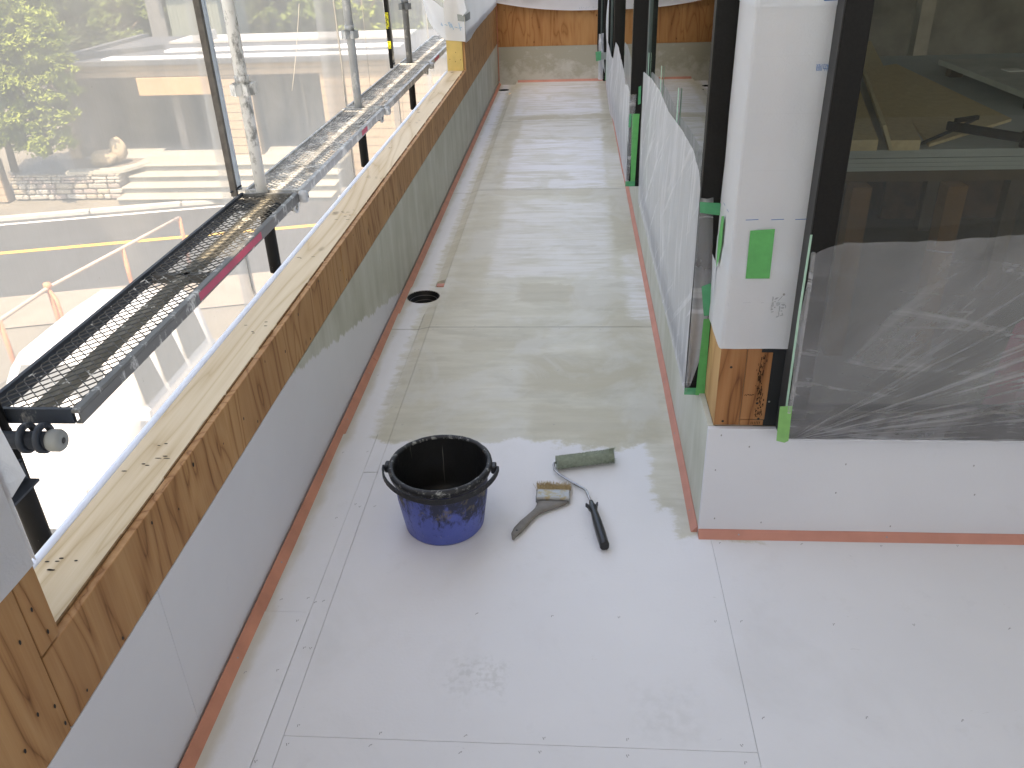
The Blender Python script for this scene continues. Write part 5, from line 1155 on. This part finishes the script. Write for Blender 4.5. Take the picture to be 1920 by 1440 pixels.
# trees and bushes: many leaf faces round a few limbs
LEAF = {}
def mat_leaf(name, a, c):
    b = NB(name); p = b.pos(); col = b.ramp(b.noise(p, 1.3, 4, .7), [(0.32, a), (0.68, c)])
    d = b.n('BsdfDiffuse', {'Color': col}).outputs[0]; t = b.n('BsdfTranslucent', {'Color': b.mix(.3, col, (0.2, 0.25, 0.02))}).outputs[0]
    return b.done(b.n('MixShader', {0: .3, 1: d, 2: t}).outputs[0])
LEAF['lime'] = mat_leaf('lime_leaf', (0.15, 0.19, 0.04), (0.27, 0.32, 0.08)); LEAF['green'] = mat_leaf('green_leaf', (0.07, 0.10, 0.03), (0.15, 0.19, 0.06)); LEAF['dark'] = mat_leaf('dark_leaf', (0.04, 0.055, 0.03), (0.085, 0.105, 0.055))
BARK = simple('brown_bark', (0.09, 0.065, 0.045), .95, .1, var=.3, sc=8)
def tree(base, clumps, n, leaf, kind, label, name='leafy_tree', cat='tree', group='trees across the road', trunk=.09):
    t = thing(name, label, cat, base, group); bx, by, bz = base
    m = MB(); top = max(c[2] for c in clumps) - .1
    m.tube([(bx, by, bz), (bx + .06, by, bz + (top - bz) * .4), (bx - .04, by + .05, bz + (top - bz) * .75), (bx, by, top)], [trunk, trunk * .75, trunk * .5, trunk * .15], 8)
    for cx, cy, cz, r in clumps:
        q = min(max((cz - .3 * r - bz) / (top - bz), .2), .9); s = Vector((bx, by, bz + (top - bz) * q * .8)); e = Vector((cx, cy, cz)); m.tube([s, s.lerp(e, .5) + Vector((0, 0, .06)), e], [trunk * .4, trunk * .25, trunk * .06], 6)
    mk('trunk', m, BARK, t)
    m = MB(); tot = sum(c[3] ** 2 for c in clumps)
    for cx, cy, cz, r in clumps:
        k = int(n * r * r / tot); sub = [(R.gauss(0, 1), R.gauss(0, 1), R.gauss(0, 1)) for _ in range(max(5, int(k / 60)))]
        for _ in range(k):
            s = R.choice(sub); l = math.sqrt(sum(q * q for q in s)) or 1; rr = r * (.55 + .4 * ((l * 7.3) % 1))
            p = Vector((cx + s[0] / l * rr + R.gauss(0, r * .13), cy + s[1] / l * rr + R.gauss(0, r * .13), cz + s[2] / l * rr * .7 + R.gauss(0, r * .07)))
            a = Vector((R.gauss(0, 1), R.gauss(0, 1), R.gauss(0, .5))).normalized(); c_ = a.cross(Vector((R.gauss(0, .5), R.gauss(0, .5), 1))).normalized(); w = leaf * R.uniform(.6, 1.2)
            m.quad(p - a * w, p - c_ * w * .45, p + a * w, p + c_ * w * .45)
    mk('crown', m, LEAF[kind], t, fix=False)
tree((-13.5, 19.3, -3.6), [(-12.6, 18.9, -.1, .75), (-13.3, 18.8, -.6, .85), (-11.9, 18.9, -.75, .65), (-12.6, 18.8, -1.25, .8), (-11.7, 18.8, -1.6, .55), (-13.4, 18.9, -1.6, .8), (-11.6, 18.7, -2.1, .45), (-12.5, 18.7, -2.2, .6), (-11.9, 18.6, -2.75, .5), (-12.9, 18.8, -2.6, .6), (-11.7, 18.8, -.3, .5), (-11.4, 18.8, -1.2, .42)], 44000, .07, 'lime', 'lime green tree standing on the stone wall at the left edge')
tree((-13.6, 21.0, -3.6), [(-13.6, 20.6, .5, 1.0), (-12.6, 20.8, .3, .7), (-14.3, 20.6, -.2, 1.1), (-13.2, 20.8, -.7, .9), (-14.4, 20.8, -1.5, .9), (-12.2, 20.9, .8, .7)], 15000, .10, 'lime', 'taller lime tree behind the one on the stone wall')
hz_trees = [((-17.2, 32, -4), 1.6, 'dark', 'dark tree behind the grey roof, leftmost of the back row'), ((-15.4, 30, -4), 1.1, 'green', 'rounded mid green bush just above the roof ridge'), ((-15.0, 34, -4), 1.9, 'dark', 'dark tree left of the pale shed'), ((-10.4, 34, -4), 1.7, 'dark', 'dark tree right behind the pale shed'), ((-8.9, 30, -4), 1.2, 'green', 'green tree behind the sunlit white scaffold pole'), ((-7.3, 31, -4), 1.4, 'lime', 'yellow green tree seen between the first two poles'), ((-5.3, 33, -4), 1.7, 'dark', 'dark tree behind the plain grey pole'), ((-3.4, 31, -4), 1.3, 'green', 'green tree behind the creased sheet'), ((-1.9, 29, -4), 1.1, 'lime', 'yellow green tree beside the yellow taped post'), ((-0.3, 32, -4), 1.5, 'green', 'green tree behind the speckled pole'), ((1.4, 31, -4), 1.4, 'lime', 'yellow green tree behind the far end of the walkway'), ((-20.5, 33, -4), 1.8, 'green', 'green tree beyond the left frame edge of the roof')]
for (x, y, z), r, kd, l in hz_trees:
    cl_ = [(x + R.uniform(-r, r) * .8, y + R.uniform(-r, r) * .6, -2.0 + R.uniform(-.6, 2.2) * r * .8, r * R.uniform(.5, .75)) for _ in range(8)]
    tree((x, y, z), cl_, 8000, .15, kd, l, group='trees behind the building', trunk=.14)
m = MB()
for k in range(16000):
    x = R.uniform(-34, 22); y = 38 + R.uniform(0, 4); z = -4 + (R.random() ** .8) * 7 * (0.8 + .3 * nz(x * .3, 1)); p = Vector((x + R.gauss(0, .4), y, z)); a = Vector((R.gauss(0, 1), R.gauss(0, 1), R.gauss(0, .5))).normalized(); c_ = a.cross(Vector((R.gauss(0, .5), R.gauss(0, .5), 1))).normalized(); w = R.uniform(.2, .42)
    m.quad(p - a * w, p - c_ * w * .5, p + a * w, p + c_ * w * .5)
tag(mk('wooded_slope', m, LEAF['dark'], None, (-6, 40, -4), fix=False), kind='stuff')
m = MB(); m.grid(lambda u, v: (-60 + 110 * u, 41 + 25 * v, -4.2 + 11 * v ** .8 + nz(u * 9, v * 5)), 40, 12); tag(mk('hillside', m, simple('hill_green', (0.035, 0.05, 0.022), .95, .1, var=.4, sc=.8)), kind='structure')
# pale shed
sh = thing('garden_shed', 'pale ribbed shed behind the grey roof', 'shed', (-12.6, 29, -4))
mk('wall', B(-13.3, -11.6, 29.0, 31.5, -4.2, -.15), simple('pale_green_wall', (0.17, 0.19, 0.165)), sh)
for k in range(14): mk('rib', B(-13.27 + k * .12, -13.24 + k * .12, 28.975, 29.0, -4.2, -.2), simple('rib_green_%d' % k, (0.14, 0.16, 0.14)), sh)
mk('roof', B(-13.6, -11.3, 28.7, 31.8, -.15, 0.0), simple('white_shed_roof', (0.35, 0.35, 0.35)), sh)
mk('door', B(-14.1, -13.55, 29.2, 29.3, -4.2, -.5), simple('dark_shed_door', (0.12, 0.12, 0.12)), sh)
hs = thing('gabled_house', 'small gabled house half hidden among the trees behind', 'house', (-9.6, 35, -4))
mk('wall', B(-10.4, -8.6, 34.9, 36.4, -4.2, -.9), simple('grey_house_wall', (0.3, 0.3, 0.28)), hs)
m = MB(); m.prism([(-10.6, -.95), (-9.5, -.2), (-8.4, -.95)], 'y', 34.8, 36.5); mk('roof', m, simple('slate_roof', (0.12, 0.12, 0.125)), hs)

# guard rail and chain link fence along the forecourt
ORP = simple('orange_rail_paint', (0.52, 0.21, 0.12), .6, .3, var=.15, sc=6)
gr = thing('pipe_railing', 'faded orange pipe railing between the road and the parked van', 'railing', (-7.5, 11.5, G))
RP = [(-8.3, 6.8), (-7.76, 9.8), (-7.73, 10.95), (-7.43, 12.65), (-7.15, 14.26)]
m = MB(); m.tube([(x, y, G + 1.0) for x, y in RP], .030, 10); mk('top_rail', m, simple('pale_rail_paint', (0.50, 0.38, 0.31), .5, .4, var=.2, sc=3), gr)
for (x, y) in RP[1:]:
    p_ = mk('post', (lambda m: (m.tube([(x, y, G), (x, y, G + 1.0)], .035, 10), m)[1])(MB()), ORP, gr)
m = MB(); x, y = RP[2]; m.tube([(x + .16, y - .12, G), (x + .16, y - .12, G + .85), (x, y, G + .98)], .028, 8); m.lathe([(.05, 0), (.06, .03), (.05, .08), (.001, .09)], (x, y, G + 1.0), 10); mk('brace', m, ORP, gr)
cf = thing('chain_link_fence', 'low chain link fence with dark posts beside the parked van', 'fence', (-6.9, 9, G))
FP = [(-7.35, 7.2), (-7.05, 8.4), (-6.85, 9.6), (-6.75, 10.8), (-6.7, 11.9)]
for x, y in FP: mk('post', (lambda m: (m.tube([(x, y, G), (x, y, G + .75)], .022, 8), m)[1])(MB()), simple('dark_post', (0.08, 0.075, 0.07)), cf)
m = MB()
for (x0, y0), (x1, y1) in zip(FP, FP[1:]):
    A = Vector((x0, y0, G)); C = Vector((x1, y1, G)); n = 24
    for k in range(-10, n):
        for sg in (1, -1):
            s0, s1 = k / n, (k + 10) / n; z0, z1 = (.05, .72) if sg > 0 else (.72, .05)
            a0, a1 = max(0, s0), min(1, s1); fa, fb = (a0 - s0) / (s1 - s0), (a1 - s0) / (s1 - s0)
            if a1 > a0: m.beam(A.lerp(C, a0) + Vector((0, 0, z0 + (z1 - z0) * fa)), A.lerp(C, a1) + Vector((0, 0, z0 + (z1 - z0) * fb)), .004, .004)
mk('wire_mesh', m, simple('zinc_wire', (0.3, 0.29, 0.27)), cf)['kind'] = 'stuff'
m = MB(); m.tube([(x, y, G + .73) for x, y in FP], .012, 6); mk('top_wire', m, simple('zinc_wire_top', (0.2, 0.19, 0.18)), cf)
# potted plants
for k, (x, y, s, l) in enumerate(((-6.3, 10.4, .30, 'bright green potted plant by the fence behind the white van'), (-5.9, 11.0, .24, 'smaller green potted plant farther along the fence'))):
    t = thing('potted_plant', l, 'plant', (x, y, G), 'plants by the fence')
    m = MB(); m.lathe([(.001, 0), (.12, 0), (.16, .28), (.14, .28), (.13, .24), (.001, .24)], (x, y, G), 16); mk('pot', m, simple('grey_pot', (0.3, 0.3, 0.3)), t)
    m = MB()
    for q in range(260):
        d = Vector((R.gauss(0, 1), R.gauss(0, 1), abs(R.gauss(0, 1)))).normalized(); p = Vector((x, y, G + .42)) + d * s * R.uniform(.3, 1); a = Vector((R.gauss(0, 1), R.gauss(0, 1), R.gauss(0, 1))).normalized(); c_ = a.orthogonal().normalized()
        m.quad(p - a * .05, p - c_ * .025, p + a * .05, p + c_ * .025)
    mk('leaves', m, LEAF['lime'], t, fix=False)

# parked vehicles seen from above
WPAINT = simple('white_car_paint', (0.72, 0.72, 0.72), .25, .5, var=.02); CGL = simple('sky_grey_car_glass', (0.13, 0.135, 0.135), .2, .5, var=.1); TYRE = simple('tyre_rubber', (0.02, 0.02, 0.02), .8, .2)  # grey of the car glass stands in for reflected sky
def loft(secs, smooth=True):
    """secs: list of (y, [(x,z)...]) rings"""
    m = MB(); rows = []
    for y, ring in secs:
        rows.append([len(m.v) + k for k in range(len(ring))]); m.v += [(x, y, z) for x, z in ring]
    n = len(rows[0])
    for A, C in zip(rows, rows[1:]):
        for k in range(n): m.face((A[k], A[(k + 1) % n], C[(k + 1) % n], C[k]), smooth)
    m.face(tuple(rows[0][::-1])); m.face(tuple(rows[-1])); return m
def car(cx, y0, y1, label, prof, w, glass, rot=0.0, name='parked_car'):
    """prof: (y fraction, bonnet/roof height, roof half width factor)"""
    t = thing(name, label, 'car', (cx, (y0 + y1) / 2, G), 'vehicles parked below the balcony')
    L = y1 - y0; secs = []
    for f, h, k in prof:
        hw_ = w / 2 * (0.94 if f < .04 or f > .96 else 1); wt_ = hw_ * k; y = y0 + L * f
        ring = [(-hw_ * .96, .22), (hw_ * .96, .22), (hw_, .45), (hw_, min(h - .03, .82)), (wt_ + .03, h - .06), (wt_ - .06, h), (0, h + .02), (-wt_ + .06, h), (-wt_ - .03, h - .06), (-hw_, min(h - .03, .82)), (-hw_, .45)]
        secs.append((y, [(cx + x, G + z) for x, z in ring]))
    mk('body', loft(secs), WPAINT, t)
    for pts in glass:
        m = MB(); m.poly([(cx + a * w / 2, y0 + L * f, G + z) for a, f, z in pts]); mk('window', m, CGL, t)
    for f in (.18, .80):
        for s in (-1, 1):
            m = MB(); m.tube([(cx + s * (w / 2 - .18), y0 + L * f, G + .29), (cx + s * (w / 2 + .01), y0 + L * f, G + .29)], .29, 20); wh = mk('wheel', m, TYRE, t)
            m = MB(); m.tube([(cx + s * (w / 2 + .011), y0 + L * f, G + .29), (cx + s * (w / 2 + .02), y0 + L * f, G + .29)], .17, 14); mk('rim', m, GALV2, wh)
    for s in (-1, 1):
        m = MB(); m.obox(Matrix.Translation((cx + s * (w / 2 + .10), y0 + L * .30, G + 1.0)), .09, .05, .07, .03); mk('wing_mirror', m, WPAINT, t)
        m = MB(); m.obox(Matrix.Translation((cx + s * w * .36, y0 + .0, G + .68)), .13, .05, .07, .02); mk('headlight', m, simple('lamp_lens', (0.6, 0.6, 0.6), .1, .6), t)
    return t
VAN = [(0, .62, .86), (.02, .80, .84), (.10, .98, .84), (.22, 1.10, .84), (.36, 1.52, .80), (.42, 1.60, .80), (.7, 1.62, .80), (.93, 1.58, .80), (.98, 1.50, .80), (1, .8, .84)]
gl = [[(-.70, .235, 1.14), (.70, .235, 1.14), (.62, .345, 1.52), (-.62, .345, 1.52)]]
for s in (-1, 1):
    for a, c in ((.38, .52), (.54, .70), (.72, .90)): gl.append([(s * 1.006, a, .95), (s * 1.006, c, .95), (s * .87, c - .005, 1.45), (s * .87, a + .02, 1.45)])
car(-5.45, 6.4, 9.7, 'white van parked beside the chain link fence, seen through the mesh plank', VAN, 1.48, gl)
car(-3.25, 4.6, 8.4, 'white car with a wide grey windscreen parked right below the sill', VAN, 1.55, gl)
